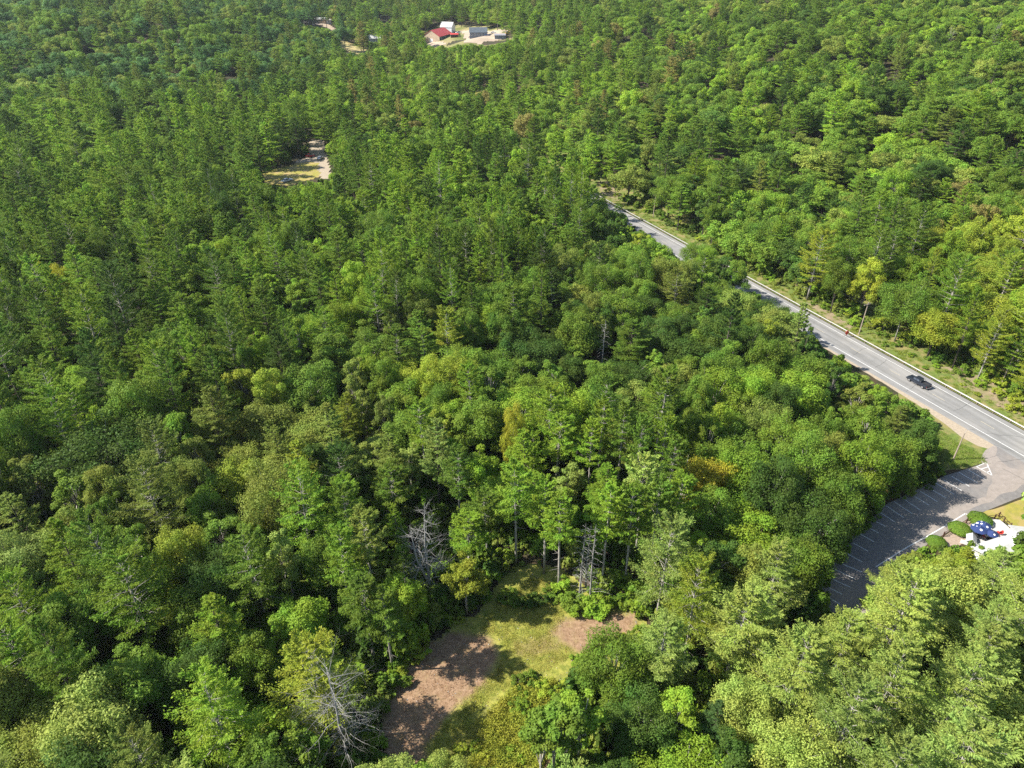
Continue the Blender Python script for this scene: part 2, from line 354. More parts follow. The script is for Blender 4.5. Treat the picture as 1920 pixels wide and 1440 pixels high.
def scatter(name, pts, idx, rot, scl, tint):
    """one object of kind stuff: points that carry the distant trees"""
    me = bpy.data.meshes.new(name); me.vertices.add(len(pts)); me.vertices.foreach_set('co', np.asarray(pts, np.float32).ravel())
    for nm, ty, dat, key in (('idx', 'INT', idx, 'value'), ('rot', 'FLOAT', rot, 'value'), ('scl', 'FLOAT_VECTOR', scl, 'vector'), ('tint', 'FLOAT_COLOR', tint, 'color')):
        a = me.attributes.new(nm, ty, 'POINT'); a.data.foreach_set(key, np.asarray(dat, np.int32 if ty == 'INT' else np.float32).ravel())
    me.materials.append(M_LEAF); o = bpy.data.objects.new(name, me); COL.objects.link(o)
    g = bpy.data.node_groups.new(name, 'GeometryNodeTree'); g.interface.new_socket('Geometry', in_out='INPUT', socket_type='NodeSocketGeometry'); g.interface.new_socket('Geometry', in_out='OUTPUT', socket_type='NodeSocketGeometry')
    gi = g.nodes.new('NodeGroupInput'); go = g.nodes.new('NodeGroupOutput'); ip = g.nodes.new('GeometryNodeInstanceOnPoints')
    ci = g.nodes.new('GeometryNodeCollectionInfo'); ci.inputs['Collection'].default_value = FARC; ci.inputs['Separate Children'].default_value = True; ci.inputs['Reset Children'].default_value = True
    def attr(nm, ty):
        n = g.nodes.new('GeometryNodeInputNamedAttribute'); n.data_type = ty; n.inputs['Name'].default_value = nm; return n.outputs['Attribute']
    L = g.links.new; L(gi.outputs[0], ip.inputs['Points']); L(ci.outputs[0], ip.inputs['Instance']); ip.inputs['Pick Instance'].default_value = True
    L(attr('idx', 'INT'), ip.inputs['Instance Index']); L(attr('scl', 'FLOAT_VECTOR'), ip.inputs['Scale'])
    cx = g.nodes.new('ShaderNodeCombineXYZ'); L(attr('rot', 'FLOAT'), cx.inputs[2]); L(cx.outputs[0], ip.inputs['Rotation']); L(ip.outputs[0], go.inputs[0])
    o.modifiers.new('trees', 'NODES').node_group = g; return o

# ------------------------------------------------------------------ ground, road, lot
def grow(a, b, s, out, step):
    L = list(np.arange(a, b + s, s)); q = s; x = L[-1]
    while x < out: q = min(q * 1.15, step); x += q; L.append(x)
    q = s; x = L[0]; pre = []
    while x > -out: q = min(q * 1.15, step); x -= q; pre.append(x)
    return np.array(pre[::-1] + L)
xs = grow(-160, 260, 3, 3200, 25); ys = grow(0, 460, 3, 3000, 25); ys = ys[ys > -500]
gx, gy = np.meshgrid(xs, ys); gzv = hgt(gx, gy); nx_, ny_ = len(xs), len(ys)
def grid_mesh(name, gx, gy, gz, m, keep=None):
    ny, nx = gx.shape; V = np.stack([gx, gy, gz], -1).reshape(-1, 3); Fs = []
    I = np.arange(ny * nx).reshape(ny, nx); q = np.stack([I[:-1, :-1], I[:-1, 1:], I[1:, 1:], I[1:, :-1]], -1).reshape(-1, 4)
    if keep is not None: q = q[keep.reshape(-1)]
    me = bpy.data.meshes.new(name); me.from_pydata(V.tolist(), [], q.tolist()); me.materials.append(m); me.update()
    o = bpy.data.objects.new(name, me); COL.objects.link(o); return o
gr = tag(grid_mesh('ground', gx, gy, gzv, M_FLOOR), kind='structure'); gr.data.polygons.foreach_set('use_smooth', [True] * len(gr.data.polygons))

def along(t, s, z=0.): return (RX + DX * t + NX * s, RY + DY * t + NY * s, z)
def strip(name, t0, t1, s0, s1, z, m, n=60, wob=0., drape=False):
    mb = MB(); V = []; Fs = []
    for i in range(n + 1):
        t = t0 + (t1 - t0) * i / n
        a = along(t, s0 + (random.uniform(-wob, wob)), z); b = along(t, s1 + random.uniform(-wob, wob) * .3, z); V += [a, b]
        if i: Fs.append((2 * i - 2, 2 * i - 1, 2 * i + 1, 2 * i))
    return mb.add(V, Fs)
T0, T1 = -110, 300
tag(strip('road', T0, T1, -10.9, -.15, .016, M_ASPHALT).build('road', M_ASPHALT), kind='structure')
# painted lines
wl = strip('a', T0, T1, -1.82, -1.66, .024, M_WHITE)
tag(wl.build('edge_line', M_WHITE), kind='structure')
tag(strip('a', T0, T1, -8.92, -8.74, .024, M_WHITE).build('edge_line', M_WHITE), kind='structure')
mb = MB(); t = T0 + 3
while t < T1:
    mb2 = strip('d', t, t + 3.2, -5.42, -5.28, .024, M_YELLOW, 2); mb.add(mb2.v, mb2.f); t += 12.2
tag(mb.build('centre_line', M_YELLOW), kind='structure')
def flat(name, pts, z, m, kind='structure', label=None):
    mb = MB(); mb.add([(x, y, z) for x, y in pts], [tuple(range(len(pts)))])
    o = mb.build(name, m); tag(o, kind=kind); return o
def pp(L, z=0.): return [P(a, b, z) for a, b in L]
def crop(a, b): return (1440 + a / 2.769, 680 + b / 2.769)
def jag(pts, amp, step):
    out = []
    for i in range(len(pts)):
        a = Vector(pts[i]); b = Vector(pts[(i + 1) % len(pts)]); n = max(1, int((b - a).length / step))
        for k in range(n):
            p = a.lerp(b, k / n); out.append((p.x + random.uniform(-amp, amp), p.y + random.uniform(-amp, amp)))
    return out
# sandy shoulder and verge on the forest side of the road, turf strip beyond the rail
shoulder = MB(); V = []; Fs = []
for i in range(181):
    t = -1.5 + (T1 + 1.5) * i / 180; w_ = .9 + 2.7 * math.exp(-max(0, t - 4) / 9) * min(1, (t + 2.2) / 2.5) ** .5 if t < 60 else .9
    V += [along(t, -10.85, .012), along(t, -10.85 - w_ - random.uniform(-.15, .15), .012)]
    if i: Fs.append((2 * i - 2, 2 * i - 1, 2 * i + 1, 2 * i))
shoulder.add(V, Fs)
tag(shoulder.build('sandy_shoulder', M_SAND), kind='structure')
flat('grass_verge', jag(pp([(1690, 728), (1712, 745), (1750, 770), (1790, 797), (1838, 828), (1862, 842), (1862, 862), (1848, 868), (1826, 874), (1800, 880), (1770, 882), (1735, 880), (1700, 840), (1670, 760)]), .25, 1.2), .007, M_VERGE)
# draped bank beyond the rail
bx = np.arange(-60, 300, 2.); bs = np.arange(.1, 26, 1.2); T_, S_ = np.meshgrid(bx, bs)
BX = RX + DX * T_ + NX * S_; BY = RY + DY * T_ + NY * S_
tag(grid_mesh('grass_bank', BX, BY, hgt(BX, BY) + .05 + .05 * np.random.default_rng(3).random(BX.shape), M_VERGE), kind='structure')
def drape(name, poly, m, up, cell=1.2, amp=.5):
    xs_ = [p[0] for p in poly]; ys_ = [p[1] for p in poly]
    X, Y = np.meshgrid(np.arange(min(xs_), max(xs_) + cell, cell), np.arange(min(ys_), max(ys_) + cell, cell))
    c = inpoly(X[:-1, :-1] + cell / 2, Y[:-1, :-1] + cell / 2, jag(poly, amp, 3))
    o = grid_mesh(name, X, Y, hgt(X, Y) + up, m, c); return tag(o, kind='structure')
M_BANK = mat('bare_bank', (.30, .225, .15), 1, (.19, .15, .085), .9, col3=(.16, .17, .05), scale3=.45, bump=.1)
drape('bare_bank', [GT(*q) for q in [(1765, 692), (1800, 690), (1850, 715), (1919, 752), (1990, 790), (1990, 835), (1900, 778), (1820, 735)]], M_BANK, .22, .8)
drape('bare_bank', [GT(*q) for q in [(1508, 568), (1540, 575), (1600, 612), (1590, 618), (1540, 592)]], M_BANK, .2, .8)
drape('sand_patch', [GT(*q) for q in [(1120, 338), (1140, 342), (1165, 375), (1155, 380), (1128, 362)]], M_BANK, .2, 1.5)

# parking lot
lot = pp([crop(*q) for q in [(1150, 512), (1085, 535), (905, 592), (760, 665), (600, 742), (560, 790), (500, 850), (440, 900), (385, 985), (300, 1090), (235, 1235), (300, 1290), (370, 1345), (480, 1350), (560, 1250), (640, 1130), (760, 1010), (835, 935), (960, 865), (1050, 800), (1130, 770), (1330, 690), (1500, 640), (1500, 500), (1330, 400), (1240, 420), (1178, 425)]])
flat('parking_lot', lot, .008, M_LOT)
flat('dusty_apron', jag(pp([crop(*q) for q in [(1195, 425), (1130, 455), (1100, 500), (1110, 525), (1185, 560), (1170, 600), (1130, 690), (1010, 745), (880, 800), (810, 860), (830, 895), (1000, 770), (1110, 735), (1320, 640), (1420, 600), (1420, 545), (1330, 560), (1250, 545), (1190, 480)]]), .35, 1.5), .013, M_DUST)
def line(mb, a, b, w, z):
    a = Vector(a); b = Vector(b); d = (b - a).normalized(); n = Vector((-d.y, d.x)) * w / 2
    return mb.add([(*(a + n), z), (*(a - n), z), (*(b - n), z), (*(b + n), z)], [(0, 1, 2, 3)])
mb = MB(); stalls = [(1040, 557, 1128, 607), (992, 570, 1088, 625), (952, 590, 1045, 642), (910, 608, 1005, 664), (870, 625, 965, 683), (832, 648, 925, 703), (790, 668, 880, 722), (745, 685, 835, 740), (697, 703, 790, 765), (655, 722, 750, 785), (612, 742, 704, 805), (570, 770, 660, 828), (530, 808, 612, 852), (500, 845, 575, 885), (470, 885, 550, 930), (440, 935, 520, 980), (400, 985, 488, 1035), (385, 1045, 487, 1087), (350, 1075, 450, 1122), (300, 1107, 428, 1167), (280, 1150, 385, 1203), (262, 1190, 375, 1255), (235, 1240, 330, 1298)]
for s in stalls: line(mb, P(*crop(*s[:2])), P(*crop(*s[2:])), .17, .018)
tag(mb.build('stall_lines', M_WHITE), kind='structure')
mb = MB(); c12 = lambda a, b: (1760 + a / 12, 790 + b / 12)
for a, b in (((850, 1020), (1200, 1220)), ((850, 1020), (1075, 925)), ((1075, 925), (1200, 1220)), ((960, 1075), (1110, 1025)), ((1060, 1150), (1155, 1125))): line(mb, P(*c12(*a)), P(*c12(*b)), .16, .018)
tag(mb.build('hatched_triangle', M_WHITE), kind='structure')
mb = MB(); q = [(560, 1060), (655, 1000), (740, 948), (830, 900), (935, 838), (1025, 783), (1052, 800)]
for a, b in zip(q, q[1:]): line(mb, P(*crop(*a)), P(*crop(*b)), .2, .019)
for a, b in (((935, 838), (950, 850)), ((832, 898), (848, 912))): line(mb, P(*crop(*a)), P(*crop(*b)), .16, .019)
tag(mb.build('lot_border_line', M_WHITE), kind='structure')
flat('lawn', jag(pp([(1838, 962), (1875, 950), (1925, 934), (1990, 905), (2100, 940), (2100, 1060), (1925, 1010), (1895, 985), (1870, 972)]), .2, 1.5), .030, M_LAWN)
flat('patio', pp([(1825, 985), (1850, 972), (1875, 975), (1905, 1000), (1925, 1040), (1880, 1060), (1835, 1035), (1815, 1000)]), .034, M_CONC)
flat('gravel_bed', jag(pp([(1768, 1008), (1790, 990), (1812, 975), (1828, 980), (1815, 1010), (1790, 1030), (1770, 1040)]), .1, 1), .026, mat('brown_gravel', (.36, .28, .22), 1, (.25, .19, .14), 3))
flat('bare_soil', jag(pp([(1500, 1155), (1530, 1135), (1560, 1160), (1590, 1175), (1575, 1215), (1530, 1210), (1495, 1185)]), .3, 1.2), .006, mat('orange_soil', (.42, .26, .13), 1, (.26, .14, .07), 1.2))
flat('leaf_litter', jag(pp([crop(*q) for q in [(860, 560), (740, 650), (590, 735), (520, 820), (400, 930), (330, 1040), (300, 1100), (220, 1080), (300, 900), (460, 760), (640, 640), (800, 540)]]), .3, 1.5), .006, M_SOIL)

# clearing: one sheet, its grass share painted per vertex as the ground cover it is
CL = pp([(700, 1520), (722, 1400), (712, 1330), (745, 1270), (770, 1225), (840, 1180), (905, 1140), (930, 1090), (985, 1055), (1060, 1065), (1120, 1120), (1195, 1148), (1225, 1180), (1195, 1230), (1100, 1290), (1040, 1330), (1035, 1440), (1030, 1520)])
m = bpy.data.materials.new('clearing_soil'); m.use_nodes = True; t = m.node_tree; b = t.nodes['Principled BSDF']; b.inputs['Roughness'].default_value = 1; b.inputs['Specular IOR Level'].default_value = .1
tc = N(t, 'ShaderNodeTexCoord'); at = N(t, 'ShaderNodeAttribute', attribute_name='grass')
def noi(sc, e0, c0, e1, c1):
    n = N(t, 'ShaderNodeTexNoise'); n.inputs['Scale'].default_value = sc; n.inputs['Detail'].default_value = 9; n.inputs['Roughness'].default_value = .7; t.links.new(tc.outputs['Object'], n.inputs[0])
    r = N(t, 'ShaderNodeValToRGB'); r.color_ramp.elements[0].position = e0; r.color_ramp.elements[1].position = e1; r.color_ramp.elements[0].color = (*c0, 1); r.color_ramp.elements[1].color = (*c1, 1); t.links.new(n.outputs[0], r.inputs[0]); return n, r
n1, dirt = noi(1.6, .35, (.19, .115, .065), .68, (.35, .235, .15)); n2, gra = noi(1.1, .35, (.13, .16, .028), .65, (.34, .32, .07)); n3, _ = noi(.5, .3, (0, 0, 0), .7, (1, 1, 1))
ma = N(t, 'ShaderNodeMath', operation='MULTIPLY_ADD'); t.links.new(n3.outputs[0], ma.inputs[0]); ma.inputs[1].default_value = 1.1; ma.inputs[2].default_value = -.55
ad = N(t, 'ShaderNodeMath', operation='ADD', use_clamp=True); t.links.new(ma.outputs[0], ad.inputs[0]); t.links.new(at.outputs['Fac'], ad.inputs[1])
mx = N(t, 'ShaderNodeMixRGB'); t.links.new(ad.outputs[0], mx.inputs[0]); t.links.new(dirt.outputs[0], mx.inputs[1]); t.links.new(gra.outputs[0], mx.inputs[2]); t.links.new(mx.outputs[0], b.inputs['Base Color'])
bp = N(t, 'ShaderNodeBump'); bp.inputs['Distance'].default_value = .12; t.links.new(n1.outputs[0], bp.inputs['Height']); t.links.new(bp.outputs[0], b.inputs['Normal'])
M_CLEAR = m
xs_ = [p[0] for p in CL]; ys_ = [p[1] for p in CL]; X, Y = np.meshgrid(np.arange(min(xs_), max(xs_), .4), np.arange(min(ys_), max(ys_), .4))
DIRT = [[(745, 1270), (790, 1215), (850, 1185), (920, 1195), (935, 1230), (905, 1290), (850, 1330), (800, 1400), (800, 1440), (800, 1520), (690, 1520), (715, 1340)], [(1045, 1165), (1120, 1150), (1195, 1148), (1190, 1180), (1120, 1225), (1080, 1225), (1030, 1190)], [(1020, 1360), (1045, 1350), (1050, 1440), (1010, 1470)], [(960, 1210), (1030, 1190), (1060, 1215), (970, 1235)]]
qx, qy, _ = proj(X, Y, 0.); g = np.ones(X.shape)
for k, poly in enumerate(DIRT): g[inpoly(qx + RNG.normal(0, 3, X.shape), qy + RNG.normal(0, 3, X.shape), poly)] = 0 if k < 3 else .45
for _ in range(3): g[1:-1, 1:-1] = (g[1:-1, 1:-1] * 2 + g[:-2, 1:-1] + g[2:, 1:-1] + g[1:-1, :-2] + g[1:-1, 2:]) / 6
o = grid_mesh('clearing', X, Y, .03 + .05 * (np.sin(X * 1.1) * np.sin(Y * .9) * .5 + .5) + 0 * X, M_CLEAR, inpoly(X[:-1, :-1] + .3, Y[:-1, :-1] + .3, jag(CL, .8, .8)))
a = o.data.attributes.new('grass', 'FLOAT', 'POINT'); a.data.foreach_set('value', g.ravel().astype(np.float32)); tag(o, kind='structure')
GRASSG = (X, Y, g)


# ------------------------------------------------------------------ small builders for roadside and buildings
M_BLACK = mat('black_paint', (.018, .024, .036), .3, (.014, .018, .028), 1, spec=.6)
M_GLASS = mat('dark_glass', (.07, .09, .12), .12, (.06, .08, .11), 1, spec=.8)
M_RUB = mat('rubber', (.02, .02, .02), .9); M_RIM = mat('rim', (.5, .5, .52), .35, metal=.6); M_REDL = mat('red_lens', (.4, .01, .01), .3)
M_CHROME = mat('chrome', (.6, .6, .62), .2, metal=.9); M_LAMP = mat('lamp_lens', (.7, .7, .66), .2)
M_WCAR = mat('white_paint', (.8, .8, .8), .3); M_RCAR = mat('red_paint', (.42, .03, .03), .35); M_BCAR = mat('blue_paint', (.05, .09, .25), .3); M_SILV = mat('silver_paint', (.5, .52, .55), .3, metal=.3)
M_GRILLE = mat('bed_liner', (.03, .03, .032), .8)
def wheel(par, x, y, r=.38, w=.26):
    h = empty('wheel', (x, y, r)); h.parent = par; s = .5 * w if y > 0 else -.5 * w
    MB().tube([(0, -w / 2, 0), (0, w / 2, 0)], r, 18).build('tyre', M_RUB, h)
    MB().tube([(0, -w / 2 - .012, 0), (0, w / 2 + .012, 0)], r * .6, 14).build('rim', M_RIM, h)
def pickup(loc, rz, label):
    t = tag(empty('pickup_truck', loc, rz), label, 'pickup truck'); t.scale = (.93, .93, .93)
    mb = MB(); mb.prism([(-3.0, .5), (-3.0, 1.02), (.95, 1.04), (1.35, 1.1), (2.75, 1.02), (3.0, .9), (3.05, .5), (2.65, .42), (1.5, .42), (-1.4, .42), (-2.6, .42)], -.98, .98)
    mb.build('body', M_BLACK, t, bevel=.07)
    MB().prism([(-.85, 1.06), (-.62, 1.80), (-.4, 1.86), (.7, 1.86), (.95, 1.78), (1.55, 1.08)], -.80, .80).build('cab', M_BLACK, t, bevel=.06)
    g = MB().add([(1.50, -.72, 1.14), (1.50, .72, 1.14), (.99, .64, 1.76), (.99, -.64, 1.76)], [(0, 1, 2, 3)]); g.xf(Matrix.Translation((.03, 0, .02))); g.build('windshield', M_GLASS, t)
    MB().add([(-.83, .7, 1.2), (-.83, -.7, 1.2), (-.68, -.64, 1.7), (-.68, .64, 1.7)], [(0, 1, 2, 3)]).xf(Matrix.Translation((-.03, 0, 0))).build('rear_window', M_GLASS, t)
    for y in (-.812, .812):
        for a, b in ((-.62, .18), (.28, 1.2)):
            MB().add([(a, y, 1.22), (b, y, 1.22), (min(b, .95) - .02, y, 1.68), (a + .06, y, 1.68)], [(0, 1, 2, 3)]).build('side_window', M_GLASS, t)
        MB().box(1.15, 1.35, y * 1.18 - .09, y * 1.18 + .09, 1.2, 1.38, .02).build('mirror', M_BLACK, t)
        MB().box(-.5, 1.2, y * 1.24 - .07, y * 1.24 + .07, .34, .4).build('side_step', M_CHROME, t)
        MB().box(2.9, 3.06, y * .86 - .16, y * .86 + .16, .78, .92, .01).build('headlight', M_LAMP, t)
        MB().box(-3.03, -2.95, y * 1.09 - .07, y * 1.09 + .07, .72, .98, .01).build('taillight', M_REDL, t)
    mb = MB(); mb.box(-3.0, -.9, -.98, -.86, 1.03, 1.34); mb.box(-3.0, -.9, .86, .98, 1.03, 1.34); mb.box(-.98, -.9, -.86, .86, 1.03, 1.34); mb.build('bed', M_BLACK, t)
    MB().box(-3.02, -2.93, -.86, .86, .8, 1.33).build('tailgate', M_BLACK, t)
    mb = MB(); mb.box(-2.9, -1.0, -.84, .84, 1.05, 1.07); mb.build('bed_liner', M_GRILLE, t)
    mb = MB(); mb.tube([(-1.0, -.8, 1.34), (-.9, -.74, 1.86), (-.9, .74, 1.86), (-1.0, .8, 1.34)], .05, 6); mb.build('roll_bar', M_CHROME, t)
    MB().box(3.0, 3.16, -.95, .95, .42, .62, .02).build('bumper', M_CHROME, t); MB().box(-3.18, -3.02, -.9, .9, .45, .62, .02).build('bumper', M_CHROME, t)
    for x in (2.0, -1.95):
        for y in (-.88, .88): wheel(t, x, y)
    return t
def car(loc, rz, m, label, L=4.5):
    t = tag(empty('parked_car', loc, rz), label, 'car'); a = L / 2
    MB().prism([(-a, .35), (-a, .85), (-a * .75, .95), (a * .3, .95), (a * .9, .8), (a, .65), (a, .35)], -.88, .88).build('body', m, t, bevel=.06)
    MB().prism([(-a * .72, .93), (-a * .5, 1.42), (a * .08, 1.45), (a * .42, .93)], -.74, .74).build('cabin', M_GLASS, t, bevel=.04)
    MB().box(-a * .48, a * .07, -.7, .7, 1.43, 1.48, .03).build('roof', m, t)
    for x in (a * .6, -a * .6):
        for y in (-.8, .8): wheel(t, x, y, .32, .2)
    return t
def building(name, loc, rz, L, W, hw, hr, mw, mr, label, cat, windows=0, door=True, end=None, over=.35, mtrim=None):
    """long axis along local x; gable roof"""
    t = tag(empty(name, loc, rz), label, cat); a, b = L / 2, W / 2
    MB().add([(-a, -b, -1), (a, -b, -1), (a, b, -1), (-a, b, -1), (-a, -b, hw), (a, -b, hw), (a, b, hw), (-a, b, hw)], [(0, 1, 5, 4), (2, 3, 7, 6)]).build('side_wall', mw, t)
    for s in (-a, a):
        MB().add([(s, -b, -1), (s, b, -1), (s, b, hw), (s, 0, hw + hr), (s, -b, hw)], [(0, 1, 2, 3, 4)]).build('end_wall', end or mw, t)
    k = hr / b; o = over
    mb = MB()
    for s in (-1, 1):
        mb.add([(-a - o, s * (b + o), hw - k * o + .02), (a + o, s * (b + o), hw - k * o + .02), (a + o, 0, hw + hr + .02), (-a - o, 0, hw + hr + .02),
                (-a - o, s * (b + o), hw - k * o + .17), (a + o, s * (b + o), hw - k * o + .17), (a + o, 0, hw + hr + .19), (-a - o, 0, hw + hr + .19)],
               [(0, 1, 2, 3), (7, 6, 5, 4), (0, 4, 5, 1), (0, 3, 7, 4), (1, 5, 6, 2)])
    mb.build('roof', mr, t)
    for i in range(windows):
        x = -a + L * (i + .5) / windows
        for s in (-1, 1):
            f = MB().box(x - .65, x + .65, s * (b + .04) - .03, s * (b + .04) + .03, hw * .35, hw * .8).build('window', M_WCAR, t)
            MB().box(x - .52, x + .52, s * (b + .075) - .01, s * (b + .075) + .01, hw * .35 + .12, hw * .8 - .12).build('pane', M_GLASS, f)
    if door:
        MB().box(-a - .06, -a + .02, -1.6, 1.6, -.2, min(3, hw * .85)).build('door', mtrim or M_WCAR, t)
    return t

# guardrail
g = tag(empty('guardrail', along(40, 0)), 'long pale steel guardrail running beside the road with weathered posts', 'guardrail')
mb = MB(); V = []; Fs = []; tt = np.arange(T0, 190, 4.); prof = [(-.06, .56), (-.12, .60), (-.06, .66), (-.06, .70), (-.12, .76), (-.06, .82), (-.03, .82), (-.03, .56)]
gx0, gy0, _ = along(40, 0)
for t_ in tt:
    for s_, z_ in prof: q = along(t_, s_); V.append((q[0] - gx0, q[1] - gy0, z_))
n = len(prof)
for i in range(len(tt) - 1):
    for k in range(n): Fs.append((i * n + k, i * n + (k + 1) % n, (i + 1) * n + (k + 1) % n, (i + 1) * n + k))
Fs += [tuple(range(n)), tuple(range((len(tt) - 1) * n, len(tt) * n))][:2]
mb.add(V, Fs).build('rail', M_STEEL, g)
for t_ in tt[::1]:
    q = along(t_ + 1., .07); MB().box(-.08, .08, -.08, .08, 0, .8).xf(Matrix.Translation((q[0] - gx0, q[1] - gy0, 0)) @ Matrix.Rotation(math.atan2(DY, DX), 4, 'Z')).build('post', M_POST, g)

q = P(1723, 714, .9); RZ = math.atan2(DY, DX)
pickup((q[0], q[1], .03), RZ, 'black crew cab pickup truck driving up the road beside the guardrail')
# warning sign on a folding stand, seen from its lettered side but unreadably small
M_ORANGE = mat('orange_red_vinyl', (.62, .05, .02), .5, (.5, .035, .015), 2)
q = P(1586, 632); t = tag(empty('road_sign', (q[0], q[1], .03), RZ), 'red diamond road work sign on a low folding stand by the guardrail', 'road sign')
s = .75; MB().add([(-.02, 0, .55), (-.02, s, .55 + s), (-.02, 0, .55 + 2 * s), (-.02, -s, .55 + s), (.02, 0, .55), (.02, s, .55 + s), (.02, 0, .55 + 2 * s), (.02, -s, .55 + s)], [(0, 3, 2, 1), (4, 5, 6, 7), (0, 1, 5, 4), (1, 2, 6, 5), (2, 3, 7, 6), (3, 0, 4, 7)]).build('panel', M_ORANGE, t)
mb = MB()
for a in (.8, 2.3, 3.9, 5.5): mb.tube([(.04, 0, .5), (.04 + math.cos(a) * .8, math.sin(a) * .8, 0.02)], .025, 4)
mb.tube([(.05, 0, .45), (.05, 0, 2.0)], .02, 4); mb.build('stand', M_GRILLE, t)

# poles
def pole(base, h, lean, label, arms=True, wire_to=None):
    t = tag(empty('utility_pole', (base[0], base[1], hz(*base)), 0), label, 'utility pole')
    MB().tube([(0, 0, -.3), (lean[0], lean[1], h)], [.16, .10], 8).build('shaft', M_POLE, t)
    if arms:
        MB().box(-1.1, 1.1, -.06, .06, h - .75, h - .6).xf(Matrix.Rotation(RZ + math.pi / 2, 4, 'Z')).build('crossarm', M_POLE, t)
        for s in (-.95, .95, -.4): MB().tube([(s, 0, h - .6), (s, 0, h - .42)], .05, 6).xf(Matrix.Rotation(RZ + math.pi / 2, 4, 'Z')).build('insulator', M_STEEL, t)
    return t
b0 = P(1787, 862); tp = pole(b0, 6.8, (.1, 0), 'pale wooden pole with a thin curved arm standing in the grass verge', arms=False)
MB().tube([(0.1, 0, 6.7), (.5, .25, 7.2), (1.2, .5, 7.3), (2.0, .8, 7.0), (2.6, 1.0, 6.7)], .03, 5).build('arm', M_STEEL, tp)
bp1 = P(1610, 627); bp2 = along(14, 12.5)[:2]; bp3 = along(150, 6)[:2]
labs = ['wooden utility pole behind the guardrail near the red road sign', 'wooden utility pole among the bushes above the black pickup', 'wooden utility pole where the road slips behind the trees']
PO = []
for b_, l_ in zip((bp1, bp2, bp3), labs): PO.append((b_, 9.5)); pole(b_, 9.5, (.15, 0), l_)
for i, (a, b) in enumerate(((0, 1), (0, 2))):
    mb = MB(); A, B = PO[a][0], PO[b][0]
    za, zb = hz(*A) + 9.0, hz(*B) + 9.0
    for off in (-.95, .95, -.4):
        pts = []
        for k in range(13):
            u = k / 12; pts.append((A[0] + (B[0] - A[0]) * u + NX * off, A[1] + (B[1] - A[1]) * u + NY * off, za + (zb - za) * u - 4 * u * (1 - u) * .8))
        mb.tube(pts, .013, 3)
    tag(mb.build('power_line', M_GRILLE), ['three thin wires strung above the bushes over the black pickup', 'three thin wires strung along the road beyond the red sign'][i], 'wires', 'wires between the roadside poles')

# patio corner
M_BLUE = bpy.data.materials.new('blue_fabric_white_spots'); M_BLUE.use_nodes = True; t = M_BLUE.node_tree; b = t.nodes['Principled BSDF']; b.inputs['Roughness'].default_value = .8
tc = N(t, 'ShaderNodeTexCoord'); vo = N(t, 'ShaderNodeTexVoronoi'); vo.inputs['Scale'].default_value = 1.15; t.links.new(tc.outputs['Object'], vo.inputs['Vector'])
r = N(t, 'ShaderNodeValToRGB'); r.color_ramp.interpolation = 'CONSTANT'; r.color_ramp.elements[0].color = (.75, .75, .75, 1); r.color_ramp.elements[1].position = .25; r.color_ramp.elements[1].color = (.016, .035, .13, 1)
t.links.new(vo.outputs['Distance'], r.inputs[0]); t.links.new(r.outputs[0], b.inputs['Base Color'])
def umbrella(px, py, r, h, label):
    q = P(px, py, h); t = tag(empty('patio_umbrella', (q[0], q[1], .035), random.random()), label, 'umbrella', 'blue patio umbrellas by the parking lot')
    mb = MB(); V = [(0, 0, h + .35)]; Fs = []
    for k in range(16):
        a = 2 * math.pi * k / 16; rr = r * (1 if k % 2 == 0 else .95); V.append((rr * math.cos(a), rr * math.sin(a), h - .25 + (0 if k % 2 == 0 else .04)))
    for k in range(16): Fs.append((0, 1 + k, 1 + (k + 1) % 16))
    V += [(x * .97, y * .97, z - .12) for x, y, z in V[1:]]
    for k in range(16): Fs.append((1 + k, 17 + k, 17 + (k + 1) % 16, 1 + (k + 1) % 16))
    mb.add(V, Fs).build('canopy', M_BLUE, t)
    MB().tube([(0, 0, 0), (0, 0, h + .5)], .035, 8).build('pole', M_STEEL, t); MB().tube([(0, 0, 0), (0, 0, .1)], [.32, .26], 14).build('base', M_GRILLE, t)
    for k in range(8):
        a = 2 * math.pi * k / 8; MB().tube([(0, 0, h + .2), (r * .95 * math.cos(a), r * .95 * math.sin(a), h - .24)], .015, 3).build('rib', M_STEEL, t)
    k = tag(empty('patio_table', (q[0], q[1], .035)), 'round dark table under the ' + label.split(' umbrella')[0] + ' umbrella', 'table', 'tables under the blue umbrellas')
    MB().tube([(0, 0, .71), (0, 0, .75)], .55, 20).build('tabletop', M_GRILLE, k)
    for a in (.5, 2.6, 4.7): MB().tube([(math.cos(a) * .4, math.sin(a) * .4, .7), (math.cos(a) * .5, math.sin(a) * .5, 0)], .025, 5).build('leg', M_GRILLE, k)
    return q
umbrella(1837, 990, 1.45, 2.3, 'big blue umbrella with white spots beside the round bushes')
umbrella(1846, 984, 1.3, 2.4, 'tucked away blue umbrella with white spots at the lawn side of the patio')
umbrella(1861, 999, 1.05, 2.2, 'small blue umbrella with white spots next to the red chairs')
M_RCH = mat('red_plastic', (.5, .05, .04), .45)
for i, (px, py, a, lb) in enumerate(((1856, 993, .4, 'red patio chair between the two blue umbrellas'), (1872, 998, 2., 'red patio chair at the far side of the small umbrella'), (1876, 1000, 3.1, 'red patio chair outermost on the concrete patio'), (1845, 1006, 5., 'red patio chair under the rim of the big umbrella'))):
    q = P(px, py, .4); t = tag(empty('patio_chair', (q[0], q[1], .035), a), lb, 'chair', 'red chairs on the patio')
    MB().box(-.25, .25, -.25, .25, .42, .47, .02).build('seat', M_RCH, t); MB().prism([(-.25, .47), (-.34, .95), (-.30, .95), (-.21, .47)], -.25, .25).build('backrest', M_RCH, t)
    for x in (-.21, .21):
        for y in (-.21, .21): MB().tube([(x, y, 0), (x, y, .43)], .02, 5).build('leg', M_RCH, t)
